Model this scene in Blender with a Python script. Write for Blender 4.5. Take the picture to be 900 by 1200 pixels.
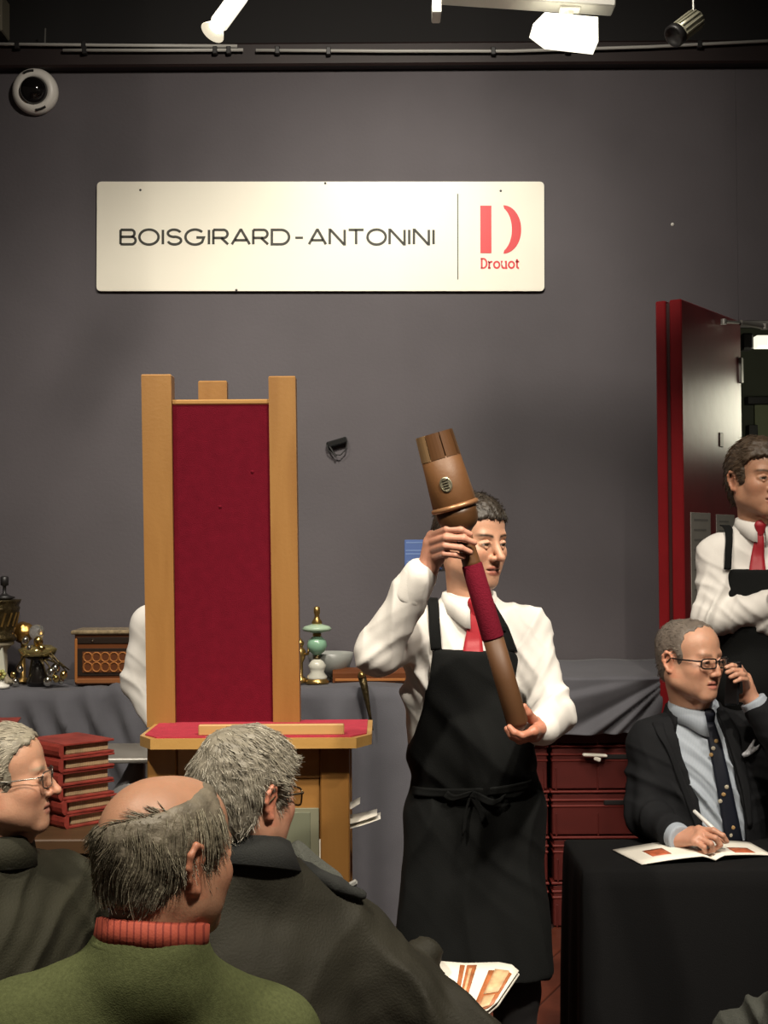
import bpy, bmesh, math, random
import numpy as np
from mathutils import Vector, Matrix

for o in list(bpy.data.objects): bpy.data.objects.remove(o)
SC = bpy.context.scene
COL = SC.collection
rnd = random.Random(7)

# ------------------------------------------------------------------ camera
F = 1600.0; CAMZ = 1.65
PITCH = math.atan(40/1600); ROLL = math.radians(-0.35)
RC = Matrix.Rotation(math.pi/2+PITCH, 3, 'X') @ Matrix.Rotation(ROLL, 3, 'Z')
cd = bpy.data.cameras.new('camera'); cam = bpy.data.objects.new('camera', cd); COL.objects.link(cam)
cd.sensor_fit = 'VERTICAL'; cd.sensor_height = 36; cd.lens = F/1200*36
cam.matrix_world = Matrix.Translation((0,0,CAMZ)) @ RC.to_4x4()
cd.clip_start = .05
SC.camera = cam
SC.view_settings.view_transform = 'Standard'; SC.view_settings.look = 'None'
SC.view_settings.gamma = 1; SC.view_settings.use_curve_mapping = False
SC.view_settings.exposure = 0.0

def P(px, py, Y):
    d = RC @ Vector(((px-450)/F, -(py-600)/F, -1))
    t = Y/d.y
    return Vector((0,0,CAMZ)) + d*t

# ------------------------------------------------------------------ light
w = bpy.data.worlds.new('world'); SC.world = w; w.use_nodes = True
w.node_tree.nodes['Background'].inputs[0].default_value = (1.0,.86,.72,1)
w.node_tree.nodes['Background'].inputs[1].default_value = .04

def spot(name, loc, target, watts, size=70, blend=.7, rad=.06, col=(1,.86,.68)):
    l = bpy.data.lights.new(name, 'SPOT'); l.energy = watts; l.spot_size = math.radians(size)
    l.spot_blend = blend; l.shadow_soft_size = rad; l.color = col
    o = bpy.data.objects.new(name, l); COL.objects.link(o); o.location = loc
    o.rotation_euler = (Vector(target)-Vector(loc)).to_track_quat('-Z','Y').to_euler()
    return o
# ceiling track spots of the sale room, over the public
spot('track_spot_wall', (.05,3.6,4.3), (-.05,6.4,2.3), 350, 104, 1.0, .12, (1,.92,.80))
spot('track_spot_sign', (.25,3.95,4.25), (.08,6.4,2.45), 250, 62, 1.0, .10, (1,.95,.82))
spot('track_spot_staff', (1.25,.9,4.3), (.35,3.5,1.25), 560, 52, 1.0, .08, (1,.90,.76))
spot('track_spot_desk', (1.5,1.9,4.3), (1.05,4.3,1.15), 300, 56, 1.0, .08, (1,.90,.76))
spot('track_spot_stand', (-1.2,1.3,4.3), (-.6,4.5,1.2), 400, 60, 1.0, .08, (1,.90,.74))
spot('track_spot_public', (-1.1,1.35,4.3), (-.35,2.7,1.0), 270, 76, 1.0, .12, (1,.90,.74))
spot('track_spot_aisle', (.75,.75,4.3), (-.35,2.5,1.05), 420, 60, 1.0, .12, (1,.90,.74))
spot('track_spot_table', (-1.3,3.8,4.3), (-1.2,6.0,1.1), 260, 75, 1.0, .08, (1,.92,.80))

# ------------------------------------------------------------------ materials
MATS = {}
def mat(name, col, rough=.6, metal=0, noise=None, bump=None, wood=None, spec=None, attr=None, sss=0, emit=None, alpha=None, sheen=0, trans=0, stripes=None, coat=0):
    if name in MATS: return MATS[name]
    m = bpy.data.materials.new(name); m.use_nodes = True; MATS[name] = m
    nt = m.node_tree; b = nt.nodes['Principled BSDF']; L = nt.links.new
    def N(t, **k):
        n = nt.nodes.new(t)
        for a, v in k.items(): setattr(n, a, v)
        return n
    c = tuple(col)+(1,)
    b.inputs['Base Color'].default_value = c
    b.inputs['Roughness'].default_value = rough; b.inputs['Metallic'].default_value = metal
    if spec is not None: b.inputs['Specular IOR Level'].default_value = spec
    if sheen: b.inputs['Sheen Weight'].default_value = sheen
    if trans: b.inputs['Transmission Weight'].default_value = trans
    if coat: b.inputs['Coat Weight'].default_value = coat
    if alpha is not None: b.inputs['Alpha'].default_value = alpha
    if sss:
        b.inputs['Subsurface Weight'].default_value = sss; b.inputs['Subsurface Scale'].default_value = .008
        b.inputs['Subsurface Radius'].default_value = (1,.35,.2)
    if emit:
        b.inputs['Emission Color'].default_value = tuple(emit[0])+(1,); b.inputs['Emission Strength'].default_value = emit[1]
    tc = N('ShaderNodeTexCoord'); src = None
    if attr:
        a = N('ShaderNodeAttribute'); a.attribute_name = attr; src = a.outputs['Color']
    if wood:
        mp = N('ShaderNodeMapping'); L(tc.outputs['Object'], mp.inputs[0]); mp.inputs['Scale'].default_value = wood[0]
        n = N('ShaderNodeTexNoise'); n.inputs['Scale'].default_value = 6; n.inputs['Detail'].default_value = 6; n.inputs['Distortion'].default_value = .6
        L(mp.outputs[0], n.inputs[0])
        r = N('ShaderNodeValToRGB'); r.color_ramp.elements[0].position = .3; r.color_ramp.elements[1].position = .72
        r.color_ramp.elements[0].color = tuple(wood[1])+(1,); r.color_ramp.elements[1].color = c
        L(n.outputs[0], r.inputs[0]); src = r.outputs[0]
    if stripes:
        mp = N('ShaderNodeMapping'); L(tc.outputs['Object'], mp.inputs[0]); mp.inputs['Rotation'].default_value = stripes[0]
        wv = N('ShaderNodeTexWave'); wv.inputs['Scale'].default_value = stripes[1]; wv.inputs['Distortion'].default_value = .2
        L(mp.outputs[0], wv.inputs[0])
        r = N('ShaderNodeValToRGB'); r.color_ramp.elements[0].position = stripes[3]; r.color_ramp.elements[1].position = stripes[3]+.1
        r.color_ramp.elements[0].color = tuple(stripes[2])+(1,); r.color_ramp.elements[1].color = c
        L(wv.outputs[0], r.inputs[0]); src = r.outputs[0]
    if noise:
        n = N('ShaderNodeTexNoise'); n.inputs['Scale'].default_value = noise[0]; n.inputs['Detail'].default_value = 5
        L(tc.outputs['Object'], n.inputs[0])
        r = N('ShaderNodeMapRange'); r.inputs[1].default_value = .25; r.inputs[2].default_value = .75
        r.inputs[3].default_value = 1-noise[1]; r.inputs[4].default_value = 1+noise[1]
        L(n.outputs[0], r.inputs[0])
        mx = N('ShaderNodeMix', data_type='RGBA', blend_type='MULTIPLY'); mx.inputs[0].default_value = 1
        if src is not None: L(src, mx.inputs[6])
        else: mx.inputs[6].default_value = c
        cb = N('ShaderNodeCombineColor')
        for i in range(3): L(r.outputs[0], cb.inputs[i])
        L(cb.outputs[0], mx.inputs[7]); src = mx.outputs[2]
    if src is not None: L(src, b.inputs['Base Color'])
    if bump:
        n = N('ShaderNodeTexNoise'); n.inputs['Scale'].default_value = bump[0]; n.inputs['Detail'].default_value = 4
        L(tc.outputs['Object'], n.inputs[0])
        bp = N('ShaderNodeBump'); bp.inputs['Strength'].default_value = bump[1]; bp.inputs['Distance'].default_value = .01
        L(n.outputs[0], bp.inputs['Height']); L(bp.outputs[0], b.inputs['Normal'])
    return m

# ------------------------------------------------------------------ scene helpers
def tag(o, label=None, cat=None, group=None, kind=None):
    if label: o['label'] = label
    if cat: o['category'] = cat
    if group: o['group'] = group
    if kind: o['kind'] = kind
    return o
def thing(name, label, cat, loc=(0,0,0), rot=(0,0,0), group=None):
    o = bpy.data.objects.new(name, None); COL.objects.link(o)
    o.empty_display_size = .1
    o.location = loc; o.rotation_euler = rot
    return tag(o, label, cat, group)
def dup(root, loc, rot=None, label=None):
    def cp(o, par):
        c = o.copy(); COL.objects.link(c); c.parent = par
        for ch in list(o.children): cp(ch, c)
        return c
    kids = list(root.children)
    r = root.copy(); COL.objects.link(r); r.location = loc
    if rot is not None: r.rotation_euler = rot
    if label: r['label'] = label
    for ch in kids: cp(ch, r)
    return r

class MB:
    def __init__(s): s.v = []; s.f = []
    def add(s, vs, fs):
        n = len(s.v); s.v += [tuple(v) for v in vs]; s.f += [tuple(i+n for i in f) for f in fs]; return s
    def box(s, c, d, b=0.003, M=None):
        hx, hy, hz = d[0]/2, d[1]/2, d[2]/2; b = min(b, hx*.9, hy*.9, hz*.9)
        vs = []; idx = {}
        for sx in (-1,1):
            for sy in (-1,1):
                for sz in (-1,1):
                    for a in range(3):
                        p = [sx*(hx-b), sy*(hy-b), sz*(hz-b)]; p[a] += (sx,sy,sz)[a]*b
                        idx[(sx,sy,sz,a)] = len(vs); vs.append(p)
        fs = []
        for a in range(3):
            u, v = [(1,2),(2,0),(0,1)][a]
            for sg in (-1,1):
                q = []
                for (su,sv) in ((-1,-1),(1,-1),(1,1),(-1,1)):
                    k = [0,0,0]; k[a] = sg; k[u] = su; k[v] = sv; q.append(idx[(k[0],k[1],k[2],a)])
                fs.append(q if sg > 0 else q[::-1])
        for a in range(3):                          # edges along axis a
            u, v = [(1,2),(2,0),(0,1)][a]
            for su in (-1,1):
                for sv in (-1,1):
                    def g(sa, ax):
                        k = [0,0,0]; k[a] = sa; k[u] = su; k[v] = sv; return idx[(k[0],k[1],k[2],ax)]
                    q = [g(-1,u), g(1,u), g(1,v), g(-1,v)]
                    fs.append(q if su*sv < 0 else q[::-1])
        for sx in (-1,1):
            for sy in (-1,1):
                for sz in (-1,1):
                    t = [idx[(sx,sy,sz,a)] for a in range(3)]
                    fs.append(t if sx*sy*sz > 0 else t[::-1])
        c = Vector(c)
        vs = [(M @ Vector(p) if M is not None else Vector(p))+c for p in vs]
        return s.add(vs, fs)
    def tube(s, pts, r, n=10, cap=True, flat=None):
        pts = [Vector(p) for p in pts]; m = len(pts)
        rs = r if isinstance(r, (list,tuple)) else [r]*m
        T = [(pts[min(i+1,m-1)]-pts[max(i-1,0)]).normalized() for i in range(m)]
        up = Vector((0,0,1)) if abs(T[0].z) < .9 else Vector((1,0,0))
        A = (up - T[0]*up.dot(T[0])).normalized(); vs = []; fs = []
        for i in range(m):
            A = (A - T[i]*A.dot(T[i])).normalized(); B = T[i].cross(A)
            for j in range(n):
                a = 2*math.pi*j/n; vs.append(pts[i] + (A*math.cos(a)+B*math.sin(a))*rs[i])
        for i in range(m-1):
            for j in range(n):
                k = (j+1) % n; fs.append((i*n+j, i*n+k, (i+1)*n+k, (i+1)*n+j))
        if cap: fs += [tuple(range(n-1,-1,-1)), tuple((m-1)*n+j for j in range(n))]
        return s.add(vs, fs)
    def lathe(s, prof, n=24, M=None, o=(0,0,0), closed=False):
        # prof: (r,z) list
        vs = []; fs = []; m = len(prof); o = Vector(o)
        for r, z in prof:
            for j in range(n):
                a = 2*math.pi*j/n; p = Vector((r*math.cos(a), r*math.sin(a), z))
                vs.append((M @ p if M is not None else p)+o)
        for i in range(m-1 if not closed else m):
            i2 = (i+1) % m
            for j in range(n):
                k = (j+1) % n; fs.append((i*n+j, i*n+k, i2*n+k, i2*n+j))
        if not closed:
            fs += [tuple(range(n-1,-1,-1)), tuple((m-1)*n+j for j in range(n))]
        return s.add(vs, fs)
    def prism(s, poly, a, b, fn):
        # poly 2D list, a/b extrude limits, fn(u,v,w)->xyz
        n = len(poly)
        vs = [fn(u,v,a) for u,v in poly]+[fn(u,v,b) for u,v in poly]
        fs = [tuple(range(n-1,-1,-1)), tuple(range(n,2*n))]+[(i,(i+1)%n,n+(i+1)%n,n+i) for i in range(n)]
        return s.add(vs, fs)
    def build(s, name, m, parent=None, smooth=False, world=False, fix=True):
        return mesh_obj(name, s.v, s.f, m, parent, smooth, world, fix)

def mesh_obj(name, v, f, m, parent=None, smooth=False, world=False, fix=False, colors=None):
    me = bpy.data.meshes.new(name)
    v = np.asarray(v, float)
    if world and parent is not None: v = v - np.array(parent.location)
    if isinstance(f, np.ndarray):
        me.vertices.add(len(v)); me.vertices.foreach_set('co', v.ravel())
        n = f.shape[1]; me.loops.add(f.size); me.loops.foreach_set('vertex_index', f.ravel().astype(np.int32))
        me.polygons.add(len(f)); me.polygons.foreach_set('loop_start', np.arange(0, f.size, n, dtype=np.int32))
        me.update(calc_edges=True)
    else:
        me.from_pydata([tuple(p) for p in v], [], f); me.update()
    if fix:
        bm = bmesh.new(); bm.from_mesh(me); bmesh.ops.recalc_face_normals(bm, faces=bm.faces); bm.to_mesh(me); bm.free()
    if smooth: me.polygons.foreach_set('use_smooth', np.ones(len(me.polygons), bool))
    if colors is not None:
        a = me.color_attributes.new('Col', 'FLOAT_COLOR', 'POINT')
        a.data.foreach_set('color', np.c_[colors, np.ones(len(colors))].astype(np.float32).ravel())
    for x in (m if isinstance(m, (list,tuple)) else [m]): me.materials.append(x)
    o = bpy.data.objects.new(name, me); COL.objects.link(o)
    if parent is not None: o.parent = parent
    return o
def loft(rows, name, m, parent=None, thick=0, world=True, smooth=True, closed=False, offset=0):
    v = [p for r in rows for p in r]; n = len(rows[0]); f = []
    for i in range(len(rows)-1):
        for j in range(n if closed else n-1):
            k = (j+1) % n; f.append((i*n+j, i*n+k, (i+1)*n+k, (i+1)*n+j))
    o = mesh_obj(name, v, f, m, parent, smooth, world)
    if thick:
        md = o.modifiers.new('thick', 'SOLIDIFY'); md.thickness = thick; md.offset = offset
    return o

# ------------------------------------------------------------------ implicit surfaces
V3 = lambda p: np.array(tuple(p), float)
class Shape:
    def __init__(s): s.ops = []; s.cuts = []
    def cone(s, a, b, ra, rb, k=.02, mode='u', flat=None):
        s.ops.append(('c', V3(a), V3(b), ra, rb, k, mode, flat)); return s
    def ell(s, c, r, R=None, k=.02, mode='u'):
        s.ops.append(('e', V3(c), np.array(r, float), np.eye(3) if R is None else np.array(R, float), k, mode)); return s
    def chain(s, pts, rs, k=.01):
        for i in range(len(pts)-1): s.cone(pts[i], pts[i+1], rs[i], rs[i+1], k)
        return s
    def cut(s, fn, k=.004): s.cuts.append((fn, k)); return s     # fn(X,Y,Z) > 0 is removed
    def copy(s):
        t = Shape(); t.ops = list(s.ops); t.cuts = list(s.cuts); return t
    def mesh(s, res, grow=0.0, lo=None, hi=None):
        los, his = [], []
        for o in s.ops:
            if o[0] == 'c' and o[6] == 'u':
                r = max(o[3], o[4]); los.append(np.minimum(o[1], o[2])-r); his.append(np.maximum(o[1], o[2])+r)
            elif o[0] == 'e' and o[5] == 'u':
                e = np.sqrt(((o[3]*o[2][None,:])**2).sum(1)); los.append(o[1]-e); his.append(o[1]+e)
        L = np.min(los, 0)-grow-3*res-.01; H = np.max(his, 0)+grow+3*res+.01
        if lo is not None: L = np.maximum(L, np.array(lo, float))
        if hi is not None: H = np.minimum(H, np.array(hi, float))
        n = np.ceil((H-L)/res).astype(int)+1
        D = np.full(n, .3, np.float32); ax = [(L[i]+np.arange(n[i])*res).astype(np.float32) for i in range(3)]
        for o in s.ops:
            k = o[5] if o[0] == 'c' else o[4]; mode = o[6] if o[0] == 'c' else o[5]
            if o[0] == 'c':
                r = max(o[3], o[4]); l = np.minimum(o[1], o[2])-r; h = np.maximum(o[1], o[2])+r
            else:
                e = np.sqrt(((o[3]*o[2][None,:])**2).sum(1)); l = o[1]-e; h = o[1]+e
            mg = k+3*res+grow+.004
            i0 = np.clip(np.floor((l-mg-L)/res).astype(int), 0, n); i1 = np.clip(np.ceil((h+mg-L)/res).astype(int)+1, 0, n)
            if (i1 <= i0).any(): continue
            X = ax[0][i0[0]:i1[0], None, None]; Y = ax[1][None, i0[1]:i1[1], None]; Z = ax[2][None, None, i0[2]:i1[2]]
            sl = (slice(i0[0],i1[0]), slice(i0[1],i1[1]), slice(i0[2],i1[2]))
            if o[0] == 'c':
                a, b = o[1], o[2]; ab = b-a; q = (X-a[0], Y-a[1], Z-a[2]); l2 = max((ab**2).sum(), 1e-9)
                if o[7] is not None:
                    fa, ff = V3(o[7][0]), o[7][1]; dt = (q[0]*fa[0]+q[1]*fa[1]+q[2]*fa[2])*(ff-1)
                    q = (q[0]+dt*fa[0], q[1]+dt*fa[1], q[2]+dt*fa[2])
                t = np.clip((q[0]*ab[0]+q[1]*ab[1]+q[2]*ab[2])/l2, 0, 1)
                d = np.sqrt((q[0]-t*ab[0])**2+(q[1]-t*ab[1])**2+(q[2]-t*ab[2])**2)-(o[3]+t*(o[4]-o[3]))
            else:
                c, r, R = o[1], o[2], o[3]; q = (X-c[0], Y-c[1], Z-c[2])
                u = [q[0]*R[0,i]+q[1]*R[1,i]+q[2]*R[2,i] for i in range(3)]
                k0 = np.sqrt(sum((u[i]/r[i])**2 for i in range(3))); k1 = np.sqrt(sum((u[i]/r[i]**2)**2 for i in range(3)))+1e-9
                d = k0*(k0-1)/k1
            E = D[sl]
            if mode == 'u':
                hh = np.maximum(k-np.abs(E-d), 0)/max(k,1e-6); D[sl] = np.minimum(E, d)-hh*hh*k*.25
            else:
                hh = np.maximum(k-np.abs(E+d), 0)/max(k,1e-6); D[sl] = np.maximum(E, -d)+hh*hh*k*.25
        if grow: D -= grow
        G = (ax[0][:,None,None], ax[1][None,:,None], ax[2][None,None,:])
        for fn, k in s.cuts:
            d = fn(*G).astype(np.float32); hh = np.maximum(k-np.abs(D-d), 0)/k; D = np.maximum(D, d)+hh*hh*k*.25
        for a in range(3):
            sl = [slice(None)]*3
            for e in (0,-1): sl[a] = e; D[tuple(sl)] = np.maximum(D[tuple(sl)], res)
        s.D = D; s.L = L; s.res = res
        return nets(D, L, res)
    def sample(s, p):
        q = (np.asarray(p, float)-s.L)/s.res; n = np.array(s.D.shape)
        q = np.clip(q, 0, n-1.001); i = q.astype(int); f = q-i; r = 0
        for a in (0,1):
            for b in (0,1):
                for c in (0,1):
                    wt = (f[:,0] if a else 1-f[:,0])*(f[:,1] if b else 1-f[:,1])*(f[:,2] if c else 1-f[:,2])
                    r = r+wt*s.D[i[:,0]+a, i[:,1]+b, i[:,2]+c]
        return r
    def ray(s, p, d, off=.003, dist=.6):
        # march points along d until the surface, keep off in front of it
        p = np.asarray(p, float).copy(); d = V3(d)/np.linalg.norm(V3(d)); done = np.zeros(len(p), bool); st = .003
        q = p.copy()
        for i in range(int(dist/st)):
            v = s.sample(q); done |= v < off
            if done.all(): break
            q[~done] += d*st
        s.hit = done.copy()
        if (~done).any() and done.any():
            m = ((q[done]-p[done])@d).mean(); q[~done] = p[~done]+d*m
        return q

def nets(D, lo, res):
    S = D < 0; nx, ny, nz = D.shape
    cnt = np.zeros((nx-1,ny-1,nz-1), np.uint8)
    for a in (0,1):
        for b in (0,1):
            for c in (0,1): cnt += S[a:nx-1+a, b:ny-1+b, c:nz-1+c]
    act = (cnt > 0) & (cnt < 8)
    ijk = np.argwhere(act); idx = np.full(act.shape, -1, np.int64); idx[act] = np.arange(len(ijk))
    pos = np.zeros((len(ijk),3)); num = np.zeros(len(ijk))
    cor = [(a,b,c) for a in (0,1) for b in (0,1) for c in (0,1)]
    val = {c: D[ijk[:,0]+c[0], ijk[:,1]+c[1], ijk[:,2]+c[2]] for c in cor}
    for a in cor:
        for x in range(3):
            if a[x]: continue
            b = list(a); b[x] = 1; b = tuple(b); va, vb = val[a], val[b]
            m = (va < 0) != (vb < 0); t = np.where(m, va/np.where(m, va-vb, 1), 0)
            pt = np.zeros((len(ijk),3)) + np.array(a); pt[:,x] += t
            pos[m] += pt[m]; num[m] += 1
    v = (ijk+pos/np.maximum(num,1)[:,None])*res+lo
    fs = []
    for x in range(3):
        y, z = [(1,2),(2,0),(0,1)][x]
        s0 = [slice(1,-1)]*3; s0[x] = slice(0,-1); s1 = list(s0); s1[x] = slice(1,None)
        A = S[tuple(s0)]; B = S[tuple(s1)]
        e = np.argwhere(A != B); 
        if not len(e): continue
        ins = A[tuple(e.T)]
        base = e.copy(); base[:,y] += 1; base[:,z] += 1
        def cell(dy, dz):
            q = base.copy(); q[:,y] += dy; q[:,z] += dz; return idx[q[:,0],q[:,1],q[:,2]]
        quad = np.stack([cell(-1,-1), cell(0,-1), cell(0,0), cell(-1,0)], 1)
        quad[~ins] = quad[~ins][:, ::-1]; fs.append(quad)
    f = np.concatenate(fs); f = f[(f >= 0).all(1)]
    return v, f
def normals(v, f):
    n = np.cross(v[f[:,2]]-v[f[:,0]], v[f[:,3]]-v[f[:,1]]); N = np.zeros_like(v)
    for i in range(4): np.add.at(N, f[:,i], n)
    return N/(np.linalg.norm(N, axis=1)[:,None]+1e-12)
def relax(v, f, it=2, lam=.5):
    for _ in range(it):
        s = np.zeros_like(v); c = np.zeros(len(v))
        for i in range(4):
            a, b = f[:,i], f[:,(i+1)%4]
            np.add.at(s, a, v[b]); np.add.at(s, b, v[a]); np.add.at(c, a, 1); np.add.at(c, b, 1)
        v = v+lam*(s/np.maximum(c,1)[:,None]-v)
    return v
def wav(p, freq, seed, n=5):
    r = np.random.RandomState(seed); o = 0
    for i in range(n):
        d = r.randn(3); d /= np.linalg.norm(d); o = o+np.sin(p@d*freq*(.6+.9*r.rand())+r.rand()*6.28)
    return o/n
def wrinkle(v, f, specs, seed=1, rough=.002):
    """specs: (centre, radius, direction, wavelength, amplitude) fold families"""
    N = normals(v, f); h = rough*wav(v, 40, seed)+rough*.6*wav(v, 95, seed+5)
    for i, (c, r, u, wl, am) in enumerate(specs):
        u = V3(u); u = u/np.linalg.norm(u); q = v-V3(c)
        s = q@u/wl*4.6+3.4*wav(v, 9, seed+11+i)+1.5*wav(v, 24, seed+31+i)
        wgt = np.exp(-(q**2).sum(1)/(r*r))
        h = h+1.7*am*wgt*(1.5*((1-np.abs(np.sin(s*.5)))**1.8-.3)+.25*np.sin(1.7*s+1))*(.7+.9*wav(v, 13, seed+51+i))
    return v+N*h[:,None]
def polysdf(poly, U, W):
    """signed distance to 2D polygon, negative inside"""
    P_ = np.array(poly, float); U, W = np.broadcast_arrays(U, W); d = np.full(U.shape, 1e9); s = np.ones(U.shape)
    n = len(P_)
    for i in range(n):
        a = P_[i]; b = P_[i-1]; e = b-a; wu = U-a[0]; ww = W-a[1]
        t = np.clip((wu*e[0]+ww*e[1])/(e@e), 0, 1); d = np.minimum(d, (wu-t*e[0])**2+(ww-t*e[1])**2)
        c1 = W >= a[1]; c2 = W < b[1]; c3 = e[0]*ww > e[1]*wu
        fl = (c1 & c2 & c3) | (~c1 & ~c2 & ~c3); s = np.where(fl, -s, s)
    return np.sqrt(d)*s
# ------------------------------------------------------------------ palette
M_wall = mat('grey_wall_paint', (.080,.071,.078), .82, noise=(2.2,.10), bump=(60,.12))
M_black = mat('black_ceiling', (.012,.011,.011), .9)
M_beam = mat('dark_red_cornice', (.011,.0035,.003), .6, noise=(4,.3))
M_floor = mat('red_brown_boards', (.105,.026,.013), .42, noise=(9,.28), bump=(40,.08))
M_joint = mat('floor_underlay', (.04,.012,.008), .8)
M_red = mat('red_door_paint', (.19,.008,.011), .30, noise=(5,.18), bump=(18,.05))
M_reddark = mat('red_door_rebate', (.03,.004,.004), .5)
M_corr = mat('corridor_green_paint', (.10,.11,.08), .8, noise=(3,.15))
M_dark = mat('near_black_metal', (.012,.011,.011), .45)
M_white = mat('white_enamel', (.72,.70,.64), .4)
M_grey = mat('grey_metal', (.26,.25,.23), .42, .6)
M_oak = mat('varnished_oak', (.34,.172,.048), .38, wood=((1.5,1.5,.22),(.25,.115,.028)), bump=(90,.05))
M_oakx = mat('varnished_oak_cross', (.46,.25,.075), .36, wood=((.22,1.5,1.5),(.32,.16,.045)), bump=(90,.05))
M_velvet = mat('red_velvet', (.125,.005,.014), .95, noise=(30,.12), bump=(300,.35), spec=.1)
M_paper = mat('white_paper', (.78,.75,.67), .6)
M_print = mat('printed_picture', (.42,.10,.04), .55, noise=(60,.5))
M_brass = mat('aged_brass', (.42,.27,.09), .32, .9, noise=(30,.3))
M_bronze = mat('dark_bronze', (.10,.075,.035), .38, .85, noise=(40,.5), bump=(70,.6))
M_cloth = mat('slate_grey_cloth', (.082,.081,.094), .9, bump=(260,.15), noise=(8,.08), sheen=.1)
M_blackcloth = mat('black_table_cloth', (.0055,.0055,.006), .9, spec=.15, bump=(260,.15))
M_crate = mat('dark_red_plastic', (.072,.010,.008), .42, noise=(12,.15))
M_bookred = mat('red_leather', (.19,.026,.019), .45, noise=(22,.35), bump=(80,.2))
M_page = mat('book_page_edges', (.42,.30,.17), .8, stripes=((0,0,0),60,(.3,.2,.1),.3), noise=(30,.25))
M_dwood = mat('dark_brown_wood', (.075,.038,.016), .45, wood=((.3,1.5,1.5),(.035,.018,.008)))

# ------------------------------------------------------------------ the room
YW = 6.40
fl = MB().box((.3,3.0,-.03), (9,9.2,.05), .002).build('floor', M_joint); tag(fl, kind='structure')
def plank_mesh(l, wd):
    return MB().box((0,0,0), (l, wd, .018), .003)
pm = None; ang = math.radians(65); dx, dy = math.cos(ang), math.sin(ang); nxp, nyp = -dy, dx
for r in range(-30, 31):
    for c in range(-8, 9):
        a = c*.92+(r % 2)*.46; x = .6+dx*a+nxp*r*.133; y = 4.9+dy*a+nyp*r*.133
        if not (-1.7 < x < 2.6 and 3.75 < y < 5.98): continue
        if pm is None:
            o = plank_mesh(.914, .128).build('plank', M_floor, fl); pm = o.data
        else:
            o = bpy.data.objects.new('plank', pm); COL.objects.link(o); o.parent = fl
        o.location = (x, y, -.008+rnd.uniform(-.001,.001)); o.rotation_euler = (0,0,ang)
# near part of the floor where nobody can see single boards
nf = MB().box((.3,1.6,-.006), (9,3.0,.012), .001).build('boarding', M_floor, fl)

xo0, xo1, zo = 1.675, 2.75, 2.70         # doorway
zt = P(450,82,YW).z
wb = MB()
wb.box(((-4.2+xo0)/2, YW+.1, zt/2), (xo0+4.2, .2, zt), .002)
wb.box(((xo0+xo1)/2, YW+.1, (zo+zt)/2), (xo1-xo0, .2, zt-zo), .002)
wb.box(((xo1+4.6)/2, YW+.1, zt/2), (4.6-xo1, .2, zt), .002)
tag(wb.build('wall_back', M_wall), kind='structure')
tag(MB().box((.2,YW+.06,zt+.055), (8.8,.26,.11), .01).build('trim_1', M_beam), kind='structure')
tag(MB().box((.2,YW+.15,zt+.5), (8.8,.1,.8), .01).build('wall_upper', M_black), kind='structure')
tag(MB().box((.2,2.8,zt+.86), (8.8,7.6,.08), .01).build('ceiling', M_black), kind='structure')
# corridor behind the doorway
tag(MB().box((2.6,9.0,1.6), (3.6,.1,3.4), .002).build('wall_corridor', M_corr), kind='structure')
tag(MB().box((2.6,7.8,3.1), (3.6,2.5,.06), .002).build('ceiling_corridor', M_dark), kind='structure')
tag(MB().box((2.6,7.8,-.03), (3.6,2.5,.05), .002).build('floor_corridor', M_floor), kind='structure')
df = MB()
a = P(868,470,8.9); b = P(960,470,8.9)
df.box((a.x+.07, 8.9, 1.2), (.06,.08,2.45), .004); df.box((b.x, 8.9, 1.2), (.06,.08,2.45), .004)
df.box(((a.x+b.x)/2+.035, 8.9, a.z-.0), (b.x-a.x-.0,.08,.05), .004)
d2 = tag(df.build('door_2', M_dark), kind='structure')
pn = MB(); q0 = P(884,474,8.93); q1 = P(945,700,8.93)
pn.box(((q0.x+q1.x)/2,8.93,(q0.z+q1.z)/2), (q1.x-q0.x,.02,q0.z-q1.z), .002)
pn.build('pane', mat('pale_green_glass', (.23,.26,.14), .35, noise=(6,.15)), d2)
le = thing('ceiling_light', 'pale strip light glowing in the corridor beyond the red door', 'light', P(890,401,7.0))
MB().box((.25,0,0), (.56,.08,.062), .01).build('diffuser', mat('strip_light_diffuser', (.7,.7,.55), .5, emit=((1,.95,.75),1.1)), le)
MB().box((-.07,0,0), (.06,.09,.085), .01).build('end_cap', M_dark, le)
MB().tube([(.25,0,.03),(.25,0,3.07-P(890,401,7.0).z)], .01, 8).build('rod', M_dark, le)
cl = bpy.data.lights.new('door_highlight_helper', 'POINT'); cl.energy = 13; cl.color = (1,.96,.74); cl.shadow_soft_size = .2  # added unseen lamp, apart from the strip, for a highlight on the red door
clo = bpy.data.objects.new('door_highlight_helper', cl); COL.objects.link(clo); clo.location = (2.35,6.95,2.34)

# red door: hinged at the doorway, its free edge in the room
fx, fy = P(800,500,5.77).x, 5.77; hx, hy = xo0, YW-.03
dl = math.hypot(hx-fx, hy-fy); du = Vector((hx-fx, hy-fy, 0))/dl; dn = Vector((du.y, -du.x, 0))
zd = P(800,350,5.77).z
def DP(u, z, off): return Vector((fx, fy, 0))+du*u+dn*off+Vector((0,0,z))
DM = Matrix((du, dn, Vector((0,0,1)))).transposed()
def dbox(u0,u1,z0,z1,o0,o1,b=.003): return MB().box(DP((u0+u1)/2,(z0+z1)/2,(o0+o1)/2),(u1-u0,abs(o1-o0),z1-z0),b,DM)
dr = dbox(0,dl,.01,zd,-.055,0,.005).build('door_1', M_red); tag(dr, kind='structure')
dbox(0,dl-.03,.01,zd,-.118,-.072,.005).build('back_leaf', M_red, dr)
dbox(.012,dl-.05,.02,zd-.01,-.074,-.052,.002).build('rebate', M_reddark, dr)
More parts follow.
